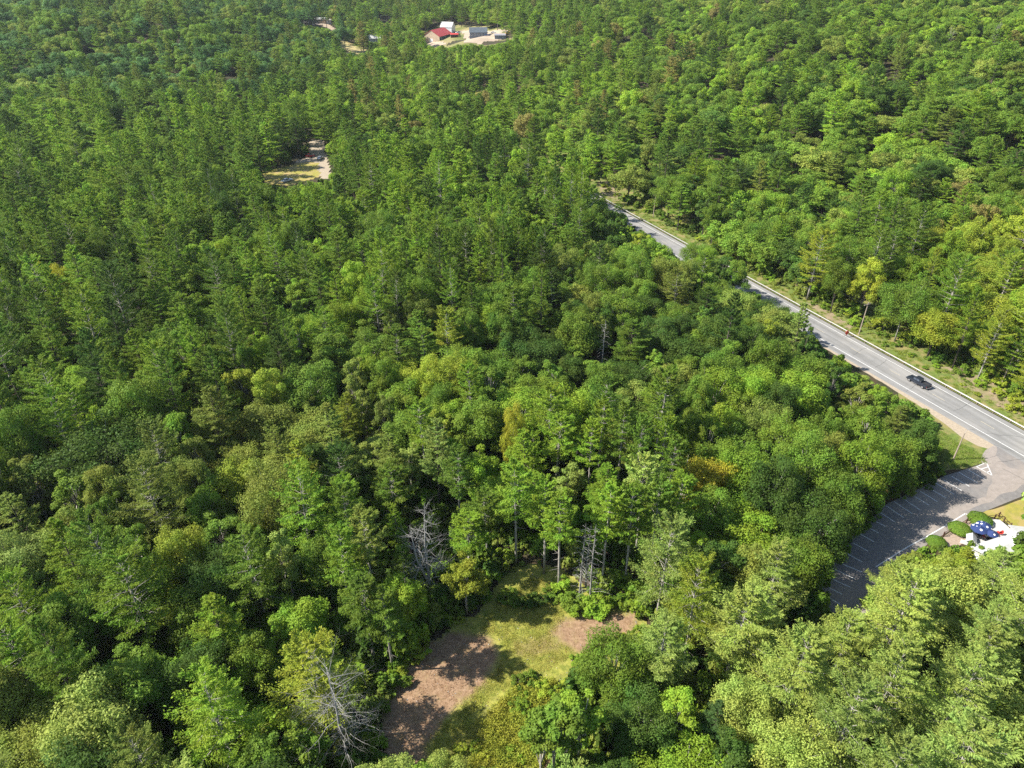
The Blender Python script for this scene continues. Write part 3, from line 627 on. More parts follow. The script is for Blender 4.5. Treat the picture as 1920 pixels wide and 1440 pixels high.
M_WROOF = mat('white_membrane_roof', (.46, .46, .45), .7, (.37, .37, .36), 1.5)
q = P(1868, 1028, 3.2); building('snack_shack', (q[0], q[1], .03), .35, 6.0, 3.6, 2.6, .5, M_CONC, M_WROOF, 'low shack with a white roof half hidden by pines beside the patio', 'shack', 2)
q = P(1822, 1010, 1.0); building('storage_shed', (q[0], q[1], .03), 1.1, 1.6, 1.3, .9, .5, M_CONC, M_WROOF, 'tiny white peaked shed between the bushes and the patio', 'shed', 0, over=.15)
q = P(1935, 1003, 2.6); building('storage_shed', (q[0], q[1], .03), -.2, 5, 4, 2.2, .6, M_CONC, M_WROOF, 'white roofed shed on the dry lawn cut by the picture edge', 'shed', 1)
# rail fence round the patio
f = tag(empty('rail_fence', (*P(1810, 985), 0)), 'dark low rail fence between the round bushes and the dry lawn', 'fence'); f0 = f.location
fp = [P(*q) for q in ((1768, 1006), (1790, 993), (1811, 981), (1838, 976), (1864, 973), (1872, 969), (1881, 979), (1893, 990))]
mb = MB()
for a, b in zip(fp, fp[1:]):
    for z_ in (.5, .95): mb.tube([(a[0] - f0.x, a[1] - f0.y, z_), (b[0] - f0.x, b[1] - f0.y, z_)], .05, 5)
M_DKW = mat('dark_wood', (.09, .045, .03), .9)
mb.build('rails', M_DKW, f)['kind'] = 'stuff' if False else 'thing'
for a in fp: MB().box(-.08, .08, -.08, .08, 0, 1.15).xf(Matrix.Translation((a[0] - f0.x, a[1] - f0.y, 0))).build('post', M_DKW, f)

# hidden house lot in the pines
drape('house_lawn', [GT(*q) for q in [(490, 322), (520, 318), (560, 306), (600, 302), (605, 330), (560, 345), (545, 352), (500, 345)]], M_LAWN, .15, 1.5)
drape('driveway', [GT(*q) for q in [(580, 262), (606, 262), (622, 335), (600, 338), (598, 305), (555, 306), (556, 301), (582, 296)]], M_SAND, .2, 1.5)
def on(px, py, up=.2): q = GT(px, py); return (q[0], q[1], hz(*q) + up)
car(on(539, 341), .9, M_WCAR, 'white car parked at the lower edge of the hidden lawn', 5.2)
car(on(582, 295), .2, M_RCAR, 'dark red car parked in tree shade beside the pale driveway')
car(on(601, 299), 1.4, M_SILV, 'silver blue car on the pale driveway behind bare trunks')
# far farmyard
M_YARD = mat('pale_yard', (.42, .33, .24), 1, (.33, .26, .19), .15); M_FIELD = mat('tan_field', (.42, .33, .15), 1, (.32, .28, .12), .12)
M_MEADOW = mat('meadow', (.16, .17, .045), 1, (.1, .12, .03), .2, col3=(.26, .22, .1), scale3=.06)
drape('farm_meadow', [GT(*q) for q in [(775, 96), (778, 60), (840, 46), (975, 46), (985, 80), (900, 92)]], M_MEADOW, .12, 3, 1)
drape('farm_yard', [GT(*q) for q in [(862, 58), (900, 57), (955, 59), (958, 68), (935, 75), (905, 84), (870, 80), (872, 70)]], M_YARD, .3, 3, 1)
drape('farm_yard', [GT(*q) for q in [(782, 84), (800, 78), (835, 80), (835, 84), (800, 90), (785, 92)]], M_YARD, .3, 3, 1)
drape('tan_field', [GT(*q) for q in [(622, 72), (650, 78), (680, 88), (686, 97), (678, 104), (655, 98), (636, 88), (622, 78)]], M_FIELD, .3, 3, 1)
drape('pale_track', [GT(*q) for q in [(566, 42), (612, 41), (622, 50), (634, 60), (632, 64), (616, 55), (600, 47), (566, 47)]], M_YARD, .3, 3, 1)
M_REDR = mat('red_metal_roof', (.52, .07, .06), .5, (.45, .06, .05), .4); M_DKG = mat('dark_green_siding', (.03, .06, .055), .7); M_CREAM = mat('cream_siding', (.55, .42, .3), .8)
M_SLATE = mat('slate_shingles', (.10, .12, .14), .8, (.07, .085, .1), 1); M_BLUEG = mat('blue_grey_siding', (.16, .18, .22), .8); M_GREYR = mat('grey_metal_roof', (.27, .26, .28), .6)
A = on(809, 80); B = on(833, 67)
L_ = math.hypot(B[0] - A[0], B[1] - A[1]); rz = math.atan2(B[1] - A[1], B[0] - A[0])
building('red_barn', ((A[0] + B[0]) / 2, (A[1] + B[1]) / 2, A[2] + .2), rz, min(max(L_, 26), 52), 17, 5.0, 5.0, M_DKG, M_REDR, 'long barn with a bright red metal roof at the far farmyard', 'barn', 3, end=M_CREAM)
q = on(840, 62); building('storage_shed', q, rz + 1.57, 12, 9, 5.5, 4.0, M_WCAR, M_WROOF, 'white gabled annex peeking out behind the red barn', 'shed', 0)
q = on(852, 70); building('machine_shed', q, .1, 7, 4, 2.4, .8, M_DKW, M_REDR, 'small red roofed lean-to at the yard end of the barn', 'shed', 0)
q = on(897, 70); building('farmhouse', q, .06, 16, 9, 4.4, 3.6, M_BLUEG, M_SLATE, 'blue grey farmhouse with a slate roof in the pale yard', 'house', 5, end=M_WCAR)
q = on(938, 72); building('garage', q, .02, 10, 6, 2.6, 1.0, M_BLUEG, M_GREYR, 'low grey roofed garage beyond the farmhouse', 'garage', 2)
q = on(702, 80); building('white_cottage', q, .15, 13, 9, 4, 2.8, M_WCAR, M_WROOF, 'white cottage sunk among trees between tan field and barn', 'house', 3)
q = on(612, 44); building('white_cottage', q, .3, 10, 7, 3.4, 2.2, M_WCAR, M_WROOF, 'small white roofed house at the end of the pale track', 'house', 2)
q = on(590, 41); building('machine_shed', q, 0, 24, 5, 2.6, 1.2, M_CREAM, M_WROOF, 'long low pale roofed shed above the pale track', 'shed', 4)
car(on(859, 63, .4), .4, M_WCAR, 'white car parked between the red barn and the farmhouse', 4.8)
car(on(860, 67, .4), 1.2, M_BLACK, 'black car parked by the red lean-to in the far yard', 4.8)
car(on(914, 68, .4), .1, M_BCAR, 'blue car parked against the end of the farmhouse', 4.8)
car(on(925, 63, .4), 0, M_WCAR, 'white car parked between the farmhouse and the low garage', 4.8)
t = tag(empty('excavator', on(951, 66, .3), .3), 'yellow excavator parked beyond the low grey garage', 'excavator')
M_EXC = mat('machine_yellow', (.6, .35, .03), .5)
for y in (-1, 1): MB().prism([(-1.8, .2), (-1.5, 0), (1.5, 0), (1.8, .2), (1.8, .6), (1.5, .8), (-1.5, .8), (-1.8, .6)], y - .25, y + .25).build('track', M_RUB, t)
MB().box(-1.6, 1.4, -1.2, 1.2, .9, 1.9, .1).build('body', M_EXC, t); MB().box(-.2, 1.3, .1, 1.15, 1.9, 2.9, .12).build('cab', M_GLASS, t)
MB().tube([(1.2, -.3, 1.6), (2.8, -.3, 4.2), (5.2, -.3, 3.4), (5.6, -.3, 1.2)], [.25, .22, .18, .12], 6).build('boom', M_EXC, t); MB().box(5.2, 6.1, -.8, .2, .4, 1.2, .1).build('bucket', M_EXC, t)
t = tag(empty('goal_frame', on(723, 40, .2), .1), 'white rectangular goal frame standing among far trees', 'goal frame')
MB().tube([(-5, 0, 0), (-5, 0, 5.5)], .22, 6).build('post', M_WCAR, t); MB().tube([(5, 0, 0), (5, 0, 5.5)], .22, 6).build('post', M_WCAR, t); MB().tube([(-5.2, 0, 5.5), (5.2, 0, 5.5)], .22, 6).build('crossbar', M_WCAR, t)

# ------------------------------------------------------------------ trees
TONE = {'dark green': (.072, .128, .020), 'green': (.138, .222, .026), 'bright green': (.200, .305, .028), 'pale green': (.275, .350, .072),
        'yellow green': (.265, .325, .034), 'olive': (.195, .245, .042), 'golden': (.38, .37, .035), 'russet': (.23, .21, .055), 'blue green': (.095, .185, .050)}
KEEP = [[(765, 985), (840, 985), (835, 1115), (790, 1115)], [(1066, 1000), (1114, 1000), (1114, 1115), (1070, 1115)], [(590, 1235), (710, 1235), (710, 1430), (630, 1430)], [(1005, 1350), (1095, 1350), (1100, 1440), (1000, 1440)], [(1507, 578), (1560, 598), (1640, 640), (1740, 695), (1925, 795), (1925, 930), (1850, 870), (1800, 838), (1735, 788), (1680, 742), (1610, 697), (1570, 660), (1535, 638)],
        [(1520, 570), (1600, 600), (1700, 650), (1770, 690), (1925, 765), (1925, 830), (1700, 690)],
        [(1840, 850), (1925, 890), (1925, 965), (1840, 985), (1800, 975), (1740, 1010), (1690, 1050), (1640, 1085), (1610, 1130), (1580, 1165), (1535, 1140), (1560, 1070), (1610, 1010), (1655, 960), (1710, 925), (1780, 890)],
        [(1700, 1035), (1815, 958), (1900, 962), (1925, 985), (1925, 1015), (1895, 1025), (1860, 1035), (1835, 1025), (1815, 1018), (1770, 1032)],
        [(1370, 500), (1500, 568), (1485, 585), (1440, 562), (1385, 525)], [(1222, 416), (1312, 464), (1308, 472), (1278, 482), (1222, 445)], [(1165, 383), (1224, 414), (1224, 445), (1180, 412)], [(1120, 340), (1145, 350), (1172, 386), (1150, 386), (1124, 368)],
        [(1730, 770), (1790, 815), (1852, 860), (1800, 872), (1765, 850)],
        [(755, 1290), (765, 1250), (800, 1210), (850, 1190), (920, 1165), (1040, 1160), (1190, 1150), (1190, 1185), (1100, 1235), (1020, 1245), (1000, 1290), (1000, 1440), (765, 1440)],
        [(990, 1070), (1045, 1085), (1040, 1140), (950, 1140)],
        [(488, 322), (555, 303), (585, 296), (582, 262), (606, 262), (620, 332), (596, 338), (545, 350), (495, 346)],
        [(800, 55), (850, 48), (870, 52), (955, 57), (955, 76), (905, 83), (870, 80), (850, 84), (800, 86)],
        [(640, 76), (683, 92), (680, 102), (655, 96), (640, 88)], [(691, 68), (711, 68), (711, 77), (691, 77)], [(568, 38), (612, 38), (630, 55), (638, 66), (612, 52), (568, 46)], [(713, 28), (733, 28), (733, 40), (713, 40)]]
KEEPB = [(min(p[0] for p in k), max(p[0] for p in k), min(p[1] for p in k), max(p[1] for p in k)) for k in KEEP]
def pip(x, y, poly):
    c = False; n = len(poly); j = n - 1
    for i in range(n):
        x1, y1 = poly[i]; x2, y2 = poly[j]
        if (y1 > y) != (y2 > y) and x < (x2 - x1) * (y - y1) / (y2 - y1) + x1: c = not c
        j = i
    return c
LOTG = lot; 
PATG = pp([(1640, 1110), (1700, 1040), (1830, 940), (2000, 900), (2100, 1000), (1990, 1060), (1900, 1050), (1800, 1050), (1700, 1080)])
def free(x, y, z, h, r, low=.35, trunk=True, k0=0):
    s = (x - RX) * NX + (y - RY) * NY; t = (x - RX) * DX + (y - RY) * DY
    if T0 - 30 < t < T1 + 10 and -12.2 < s < 4.5: return False
    if pip(x, y, LOTG) or pip(x, y, CL): return False
    for dx, hh in ((0, .99), (0, .85), (-.4, .85), (.4, .85), (0, .7), (-.85, .65), (.85, .65), (-.45, .65), (.45, .65), (-.95, .45), (.95, .45), (-.6, low), (.6, low), (0, low), (0, .03)):
        if not trunk and hh == .03: continue
        a, b, _ = proj(x + dx * r, y, z + hh * h)
        for k, bb in zip(KEEP[k0:], KEEPB[k0:]):
            if bb[0] <= a <= bb[1] and bb[2] <= b <= bb[3] and pip(a, b, k): return False
    return True
# regions of the wood as the picture shows them: centre, radii, kind shares, tone shares, height factor
REG = [((350, 400), (420, 260), dict(cone=.5, wide=.3, round=.15, narrow=.05), {'green': .45, 'bright green': .45, 'dark green': .1}, 1.02),
       ((200, 90), (380, 110), dict(cone=.35, round=.65), {'green': .5, 'blue green': .35, 'olive': .15}, 1.0),
       ((150, 650), (320, 150), dict(cone=.5, wide=.34, round=.1, narrow=.06), {'green': .45, 'bright green': .45, 'dark green': .1}, 1.05),
       ((480, 870), (260, 120), dict(round=.55, narrow=.2, cone=.12, wide=.13), {'olive': .5, 'yellow green': .12, 'green': .26, 'dark green': .12}, .95),
       ((80, 950), (150, 70), dict(round=.6, narrow=.15, cone=.25), {'olive': .5, 'pale green': .2, 'green': .3}, .95),
       ((280, 1130), (350, 130), dict(cone=.3, wide=.2, round=.4, narrow=.1), {'bright green': .4, 'green': .3, 'dark green': .2, 'pale green': .1}, .95),
       ((250, 1370), (320, 110), dict(round=.65, wide=.2, narrow=.15), {'olive': .25, 'green': .3, 'pale green': .25, 'dark green': .2}, .9),
       ((1180, 590), (260, 150), dict(round=.74, narrow=.1, cone=.08, wide=.08), {'dark green': .35, 'green': .5, 'olive': .15}, .95),
       ((830, 680), (230, 130), dict(round=.55, narrow=.25, cone=.1, high=.1), {'yellow green': .12, 'green': .55, 'olive': .15, 'bright green': .18}, .95),
       ((1050, 880), (270, 110), dict(high=.45, cone=.25, round=.2, narrow=.1), {'bright green': .65, 'green': .25, 'pale green': .1}, 1.),
       ((1480, 820), (270, 170), dict(round=.8, narrow=.15, cone=.05), {'green': .45, 'bright green': .2, 'olive': .2, 'dark green': .15}, .95),
       ((1600, 1250), (420, 220), dict(wide=.88, round=.12), {'pale green': .72, 'yellow green': .18, 'bright green': .1}, .95),
       ((1250, 1340), (200, 110), dict(round=.8, narrow=.2), {'green': .45, 'bright green': .3, 'dark green': .25}, .75),
       ((1600, 200), (480, 220), dict(round=.68, cone=.22, wide=.1), {'green': .55, 'bright green': .18, 'olive': .12, 'dark green': .13, 'russet': .02}, .95),
       ((950, 170), (320, 130), dict(cone=.6, round=.4), {'green': .5, 'bright green': .3, 'olive': .15, 'russet': .05}, 1.),
       ((1820, 480), (220, 120), dict(wide=.45, round=.4, cone=.15), {'yellow green': .35, 'bright green': .35, 'green': .3}, .95),
       ((800, 400), (330, 170), dict(cone=.5, wide=.25, round=.2, narrow=.05), {'green': .5, 'bright green': .38, 'dark green': .12}, 1.05),
       ((1300, 420), (200, 90), dict(cone=.35, round=.5, narrow=.15), {'green': .6, 'dark green': .2, 'bright green': .2}, .9),
       ((700, 960), (150, 110), dict(cone=.4, round=.4, high=.2), {'bright green': .4, 'green': .4, 'olive': .2}, .95)]
SPAC = {'cone': 4.1, 'wide': 4.2, 'high': 2.8, 'round': 3.7, 'narrow': 2.3, 'birch': 2., 'shrub': 1.4}
KNAME = {'cone': 'pine', 'wide': 'broad pine', 'high': 'high-crowned pine', 'round': 'broadleaf', 'narrow': 'slender broadleaf', 'birch': 'birch'}
def pick(d, u):
    a = 0
    for k, v in d.items():
        a += v
        if u <= a: return k
    return k
TREES = []; CELL = 9.; GRID = {}
def place(x, y, kind, h, rr, tone, label=None, tint=None):
    z = hz(x, y); sp = SPAC[kind] * rr / SIZE[kind][1]; px, py, D = proj(x, y, z + .7 * h)
    TREES.append(dict(x=x, y=y, z=z, kind=kind, h=h, r=rr, tone=tone, label=label, px=px, py=py, D=D, sp=sp, rot=random.random() * 6.28, var=random.randrange(NVAR[kind]), tint=tint))
    GRID.setdefault((int(x // CELL), int(y // CELL)), []).append((x, y, sp))
def clear_of(x, y, sp, f=1.):
    cx, cy = int(x // CELL), int(y // CELL)
    for i in (-1, 0, 1):
        for j in (-1, 0, 1):
            for a, b, s in GRID.get((cx + i, cy + j), ()):
                if (a - x) ** 2 + (b - y) ** 2 < ((s + sp) * f) ** 2: return False
    return True
# hand-placed trees: kind, picture point, height in the tree the point belongs to (share), height, radius, tone, label
ORD1 = 'first second third fourth fifth sixth seventh'.split()
ORD0 = ['first green', 'second dark green', 'third bright green', 'last green']
HAND = [('high', 737, 1257, 0, 17, 3.0, 'green', 'high-crowned pine on a thin bare trunk at the clearing edge, nearest the dirt'),
        ('high', 703, 1243, 0, 18, 3.3, 'green', 'high-crowned pine with pale bare trunk, middle of three beside the dirt clearing'),
        ('high', 684, 1215, 0, 15, 2.8, 'green', 'shorter high-crowned pine behind two bare trunks at the dirt clearing'),
        ('wide', 590, 1270, .7, 19, 6.2, 'yellow green', 'yellow green pine crown spreading behind the big dead silver tree'),
        ('wide', 560, 935, .75, 22, 5.6, 'bright green', 'broad bright green pine standing above the olive grove of the slope'),
        ('wide', 235, 1085, .75, 21, 6.0, 'bright green', 'big bright green pine with layered boughs over a dark gap'),
        ('wide', 400, 1330, .7, 20, 5.6, 'bright green', 'big bright pine with bare inner branches near the picture bottom'),
        ('wide', 470, 1045, .75, 20, 5.0, 'green', 'green pine with a tangle of dead twigs under its crown'),
        ('round', 190, 850, .7, 18, 7.5, 'dark green', 'very dark round broadleaf tree at the edge of the olive grove'),
        ('round', 1325, 893, .75, 15, 4.6, 'golden', 'golden yellow maple among green crowns above the parking lot'),
        ('narrow', 872, 1075, .7, 13, 3.2, 'yellow green', 'yellow green tree beside the leafless silver snag'),
        ('round', 962, 792, .85, 17, 2.4, 'golden', 'small tree with a golden yellow top in the middle of the wood'),
        ('round', 810, 700, .8, 16, 3.6, 'yellow green', 'yellowing tree in the middle of the wood above the olive grove'),
        ('narrow', 1435, 625, .7, 14, 3.2, 'yellow green', 'yellow green slender tree right at the forest edge by the hidden road'),
        ('cone', 1498, 620, .6, 19, 3.8, 'pale green', 'pale open pine leaning over the road where the guardrail reappears'),
        ('narrow', 1200, 460, .6, 13, 3.4, 'yellow green', 'yellow green tree beside the far stretch of road'),
        ('round', 82, 518, .8, 15, 3.0, 'golden', 'golden tree among the dark pines at the picture side'), ('round', 115, 520, .8, 15, 2.8, 'golden', 'smaller golden tree paired with another among the dark pines'),
        ('round', 1885, 470, .7, 16, 4.2, 'yellow green', 'large yellow green tree on the slope above the road'),
        ('wide', 1890, 520, .7, 20, 5.6, 'yellow green', 'large yellow green pine on the slope beyond the guardrail'),
        ('round', 868, 1300, .5, 0.1, .1, 'green', None),
        ('wide', 1390, 1150, .75, 20, 6.3, 'pale green', 'pale green wide pine leaning towards the end of the parking lot'),
        ('wide', 1700, 1130, .75, 20, 6.3, 'pale green', 'pale green wide pine whose crown hides the parking lot border'),
        ('wide', 1500, 1240, .75, 20, 6.0, 'pale green', 'pale green wide pine below the orange soil patch'),
        ('cone', 1345, 1350, .7, 12, 2.6, 'blue green', 'small blue green spruce among the pale pines'),
        ('round', 1780, 1060, .8, 10, 3.6, 'yellow green', 'yellow green tree right below the three round bushes'),
        ('round', 1150, 1250, .6, 12, 4.5, 'green', 'green leafy tree at the lower edge of the dirt clearing'),
        ('birch', 1012, 1475, 0, 15, 2.8, 'green', 'birch with the longest white trunk in the row at the clearing'), ('birch', 1037, 1470, 0, 15.5, 2.8, 'green', 'birch second in the row of white trunks at the clearing'),
        ('birch', 1058, 1455, 0, 15, 2.6, 'green', 'birch third in the row of white trunks at the clearing'), ('birch', 1080, 1445, 0, 15, 2.8, 'bright green', 'birch last in the row of white trunks at the clearing'),
        ('high', 1048, 1105, 0, 20, 3.2, 'bright green', 'bright pine on a bare trunk behind the dirt clearing'), ('high', 1128, 1100, 0, 21, 3.2, 'bright green', 'bright pine on a pale trunk beside the bare silver trunks'),
        ('high', 1172, 1095, 0, 21, 3.3, 'bright green', 'bright pine on a long pale trunk behind the bushes of the clearing'), ('high', 1215, 1080, 0, 21, 3.2, 'green', 'green pine on a long pale trunk away from the clearing'),
        ('high', 1250, 1065, 0, 20, 3.2, 'bright green', 'bright pine on a pale trunk next to the shaded broadleaf grove'), ('high', 1020, 1075, 0, 20, 3.2, 'bright green', 'bright pine over the dark hollow behind the clearing'),
        ('high', 968, 1060, 0, 22, 3.4, 'bright green', 'tall bright pine showing one long pale trunk in the middle wood')]
for kd, px, py, sh, h, r, tone, lb in HAND:
    if lb is None: continue
    q = P(px, py, sh * h)
    if hz(*q) > 1: q = GT(px, py, sh * h)
    place(q[0], q[1], kd, h, r, tone, lb)
for i, (px, py, h_, r_, tone) in enumerate(((1478, 1120, 13, 4.0, 'green'), (1505, 1062, 15, 4.6, 'dark green'), (1545, 1015, 15, 4.4, 'green'), (1588, 968, 16, 4.6, 'bright green'), (1640, 928, 15, 4.2, 'green'), (1700, 893, 13, 3.6, 'dark green'))):
    q = P(px, py); place(q[0], q[1], 'round', h_, r_, tone, ORD1[i] + ' ' + tone + ' tree overhanging the parking stalls, counted from their lower end')
for i, (t_, s_, h_) in enumerate(((78, -15.8, 12.5), (84.5, -15, 13), (91, -15.5, 12), (97, -14.5, 11.5))):
    q = along(t_, s_); place(q[0], q[1], ('round', 'narrow')[i == 1], h_, (3.9, 3.2)[i == 1], ('green', 'dark green', 'bright green')[i % 3], ORD0[i] + ' tree in the row that hides the road before its far visible stretch')
DEADS = [(652, 1432, 0, 20.5, 7.8, 'oak', 'big dead silver tree spreading bare branches beside the dirt clearing'),
         (808, 1128, 0, 20.5, 5.2, 'oak', 'leafless silver snag standing at the shaded end of the clearing'),
         (1086, 1120, 0, 16, 3.2, 'pine', 'bare silver trunk with comb-like twigs, first of the cluster behind the clearing'),
         (1106, 1130, 0, 17, 3.2, 'pine', 'bare silver trunk standing tallest in the cluster behind the clearing'),
         (1098, 1100, 0, 14, 2.8, 'pine', 'bare silver trunk half hidden behind the others of the cluster'),
         (665, 615, 0, 18, 3.4, 'pine', 'bare dead spruce with drooping grey twigs in the pine wood'),
         (1125, 720, 0, 17, 4.0, 'pine', 'dead pine with wide grey branches in the middle of the broadleaf wood'),
         (1655, 620, 0, 9, 1.5, 'pine', 'thin dead trunk in the bushes beyond the guardrail'),
         (1770, 105, 0, 15, 4, 'oak', 'pale dead tree on the upper slope'), (1860, 95, 0, 16, 4, 'oak', 'pale dead tree near the top corner of the slope')]
for px, py, sh, h, r, kd, lb in DEADS:
    q = P(px, py, 0)
    if abs(hz(*q)) > .5: q = GT(px, py)
    t = tag(empty('dead_tree', (q[0], q[1], hz(*q)), random.random() * 6), lb, 'dead tree', 'dead trees in the wood')
    dead(h, r, hash((px, py)) % 1000, kd).build('branches', M_DEAD, t); GRID.setdefault((int(q[0] // CELL), int(q[1] // CELL)), []).append((q[0], q[1], 1.6))

R2 = random.Random(11)
def fnoise(x, y): return math.sin(x * .045 + 2) * math.sin(y * .038 + 1) + .5 * math.sin(x * .11 - y * .08) + .4 * math.sin(y * .15 + x * .05 + 3)
tries = 0
def fill(y0, y1, ntry, f=1., tmax=None):
    for _ in range(ntry):
        y = math.sqrt(R2.uniform(y0 * y0, y1 * y1)); D = y * CP + H * SP; W = .73 * D
        x = R2.uniform(-W - 35, W + 25)
        z0 = 14; px, py, DD = proj(x, y, hz(x, y) + z0)
        best = None; bd = 1e9
        for rg_ in REG:
            d = ((px + R2.gauss(0, 25) - rg_[0][0]) / rg_[1][0]) ** 2 + ((py + R2.gauss(0, 25) - rg_[0][1]) / rg_[1][1]) ** 2
            if d < bd: bd = d; best = rg_
        kind = pick(best[2], R2.random()); nz = fnoise(x, y)
        hh, rr = SIZE[kind]; k = best[4] * R2.uniform(.72, 1.1) * (1 + .12 * nz); q = R2.uniform(.68, 1.15) * (1.22 if py < 190 and px < 640 else 1.28 if y > 240 and px > 1150 else 1.14 if y > 300 else 1)
        if y > 250 and px < 1150: k *= 1.06; q *= 1.12
        if math.sin(x * .05 + 4) * math.sin(y * .041 + 2 + x * .013) > .82 and R2.random() < .75: continue
        sp = SPAC[kind] * q * (1.0 if y < 250 else 1.06)
        if not clear_of(x, y, sp, f): continue
        h = hh * k; r = rr * q
        for s_ in (1, .8, .62, .45, .3):
            if free(x, y, hz(x, y), h * s_, r * max(s_, .5)): break
        else: continue
        if s_ < .62 and kind not in ('round', 'narrow'): kind = 'round' if R2.random() < .6 else 'cone'
        h *= s_; r *= max(s_, .5)
        place(x, y, kind, h, r, pick(best[3], R2.random()))
fill(25, 200, 9000); fill(200, 460, 24000); fill(460, 820, 34000); fill(820, 1200, 26000)
fill(25, 260, 7000, .82); fill(260, 1150, 26000, .84)
print('trees', len(TREES))

# which ones become objects of their own: the largest in the picture of each kind
def name_of(k): return 'pine_tree' if k in ('cone', 'wide', 'high') else 'birch_tree' if k == 'birch' else 'broadleaf_tree'
for t in TREES:
    t['name'] = name_of(t['kind']); t['size'] = t['r'] * t['h'] / t['D'] ** 2
    m_ = 1.1 * t['r'] * F / t['D']; t['in'] = -m_ < t['px'] < 1920 + m_ and -10 < t['py'] < 1440 + 1.6 * m_
for nm in ('pine_tree', 'broadleaf_tree', 'birch_tree'):
    L = sorted((t for t in TREES if t['name'] == nm and t['in']), key=lambda t: (t['label'] is None, -t['size']))
    for t in L[:298]: t['own'] = True
LM = [('the dirt clearing', 950, 1240), ('the big dead silver tree', 640, 1330), ('the leafless silver snag', 805, 1045), ('the bare silver trunks', 1092, 1055), ('the parking lot', 1690, 980), ('the black pickup', 1722, 712),
      ('the red road sign', 1587, 624), ('the golden maple', 1325, 893), ('the golden treetop', 962, 792), ('the white birch trunks', 1045, 1400), ('the blue umbrellas', 1848, 993), ('the far road bend', 1150, 375),
      ('the hidden lawn', 545, 328), ('the two golden trees', 98, 518), ('the dead spruce', 658, 560), ('the dead grey pine', 1130, 650), ('the very dark tree', 190, 850), ('the lone big pine', 560, 935), ('the layered bright pine', 235, 1085),
      ('the small blue spruce', 1345, 1350), ('the orange soil patch', 1540, 1170)]
ORD = 'first second third fourth fifth sixth seventh eighth ninth tenth eleventh twelfth thirteenth fourteenth fifteenth sixteenth seventeenth eighteenth nineteenth twentieth'.split()
LMB = LM + [('the red barn', 830, 68), ('the farmhouse', 897, 64), ('the tan field', 655, 88)]
G_ = {}
for t in TREES:
    if not t.get('own') or t['label']: continue
    A = min(LM, key=lambda l: (l[1] - t['px']) ** 2 + ((l[2] - t['py']) * 1.3) ** 2)
    a = math.atan2(t['py'] - A[2], t['px'] - A[1])
    def dif(l):
        b = math.atan2(l[2] - A[2], l[1] - A[1]); return abs((a - b + math.pi) % (2 * math.pi) - math.pi)
    B = min((l for l in LMB if l is not A), key=dif)
    side = None
    if dif(B) > math.radians(32): side = 'below' if abs(math.sin(a)) > .7 and a > 0 else 'above' if abs(math.sin(a)) > .7 else 'sideways off'
    sz = ('small ' if t['kind'] not in ('high', 'wide') and t['h'] < .62 * SIZE[t['kind']][0] else '')
    G_.setdefault((sz + t['tone'] + ' ' + KNAME[t['kind']], A[0], ('%s %s' % (side, A[0])) if side else ('from %s towards %s' % (A[0], B[0]))), []).append((math.hypot(t['px'] - A[1], t['py'] - A[2]), id(t), t))
for (what, A, where), L in G_.items():
    L.sort()
    for i, (_, _, t) in enumerate(L):
        o_ = ORD[i] if i < len(ORD) else 'outermost'
        t['label'] = ('%s %s tree out %s' % (o_, what, where)) if where.startswith('from') else ('%s %s tree outward %s' % (o_, what, where))
        if len(L) == 1: t['label'] = ('%s tree %s' % (what, where)) if where.startswith('from') else ('only %s tree standing %s' % (what, where))
        if len(t['label'].split()) > 15: t['label'] = t['label'].replace(' tree out from', ' from').replace(' tree outward', '').replace('standing ', '')
cnt = {}
for t in TREES:
    if not t.get('own'): continue
    key = (t['kind'], t['var']); cr, wo_ = NP[key]; S = SIZE[t['kind']]
    tn = TONE[t['tone']]; v = R2.uniform(.88, 1.14); w_ = R2.uniform(-.06, .06); tint = (tn[0] * v * (1 + w_), tn[1] * v, tn[2] * v * (1 - w_))
    root = bpy.data.objects.new(t['name'], None); COL.objects.link(root); root.location = (t['x'], t['y'], t['z'] - .15); root.rotation_euler = (R2.uniform(-.03, .03), R2.uniform(-.03, .03), t['rot'])
    root.scale = (t['r'] / S[1], t['r'] / S[1], t['h'] / S[0]); root.empty_display_size = .5
    tag(root, t['label'], 'tree', {'pine_tree': 'pines of the wood', 'broadleaf_tree': 'broadleaf trees of the wood', 'birch_tree': 'birches at the clearing'}[t['name']])
    for nm, me in (('crown', cr), ('trunk', wo_)):
        o = bpy.data.objects.new(nm, me); COL.objects.link(o); o.parent = root
        if nm == 'crown': o['tint'] = tint
# the rest of the wood, beyond what can be counted
rest = [t for t in TREES if not t.get('own')]
pts = []; idx = []; rot = []; scl = []; tin = []
for t in rest:
    S = SIZE[t['kind']]; L = FIDX[t['kind']]; pts.append((t['x'], t['y'], t['z'] - .15)); idx.append(L[R2.randrange(len(L))]); rot.append(t['rot']); a = t['r'] / S[1]; scl.append((a, a, t['h'] / S[0]))
    tn = TONE[t['tone']]; v = R2.uniform(1.0, 1.38); tin.append((tn[0] * v, tn[1] * v, tn[2] * v, 1))  # distant tints lightened in colour to offset the coarse crowns' heavier self-shadow
tag(scatter('distant_forest', pts, idx, rot, scl, tin), kind='stuff')
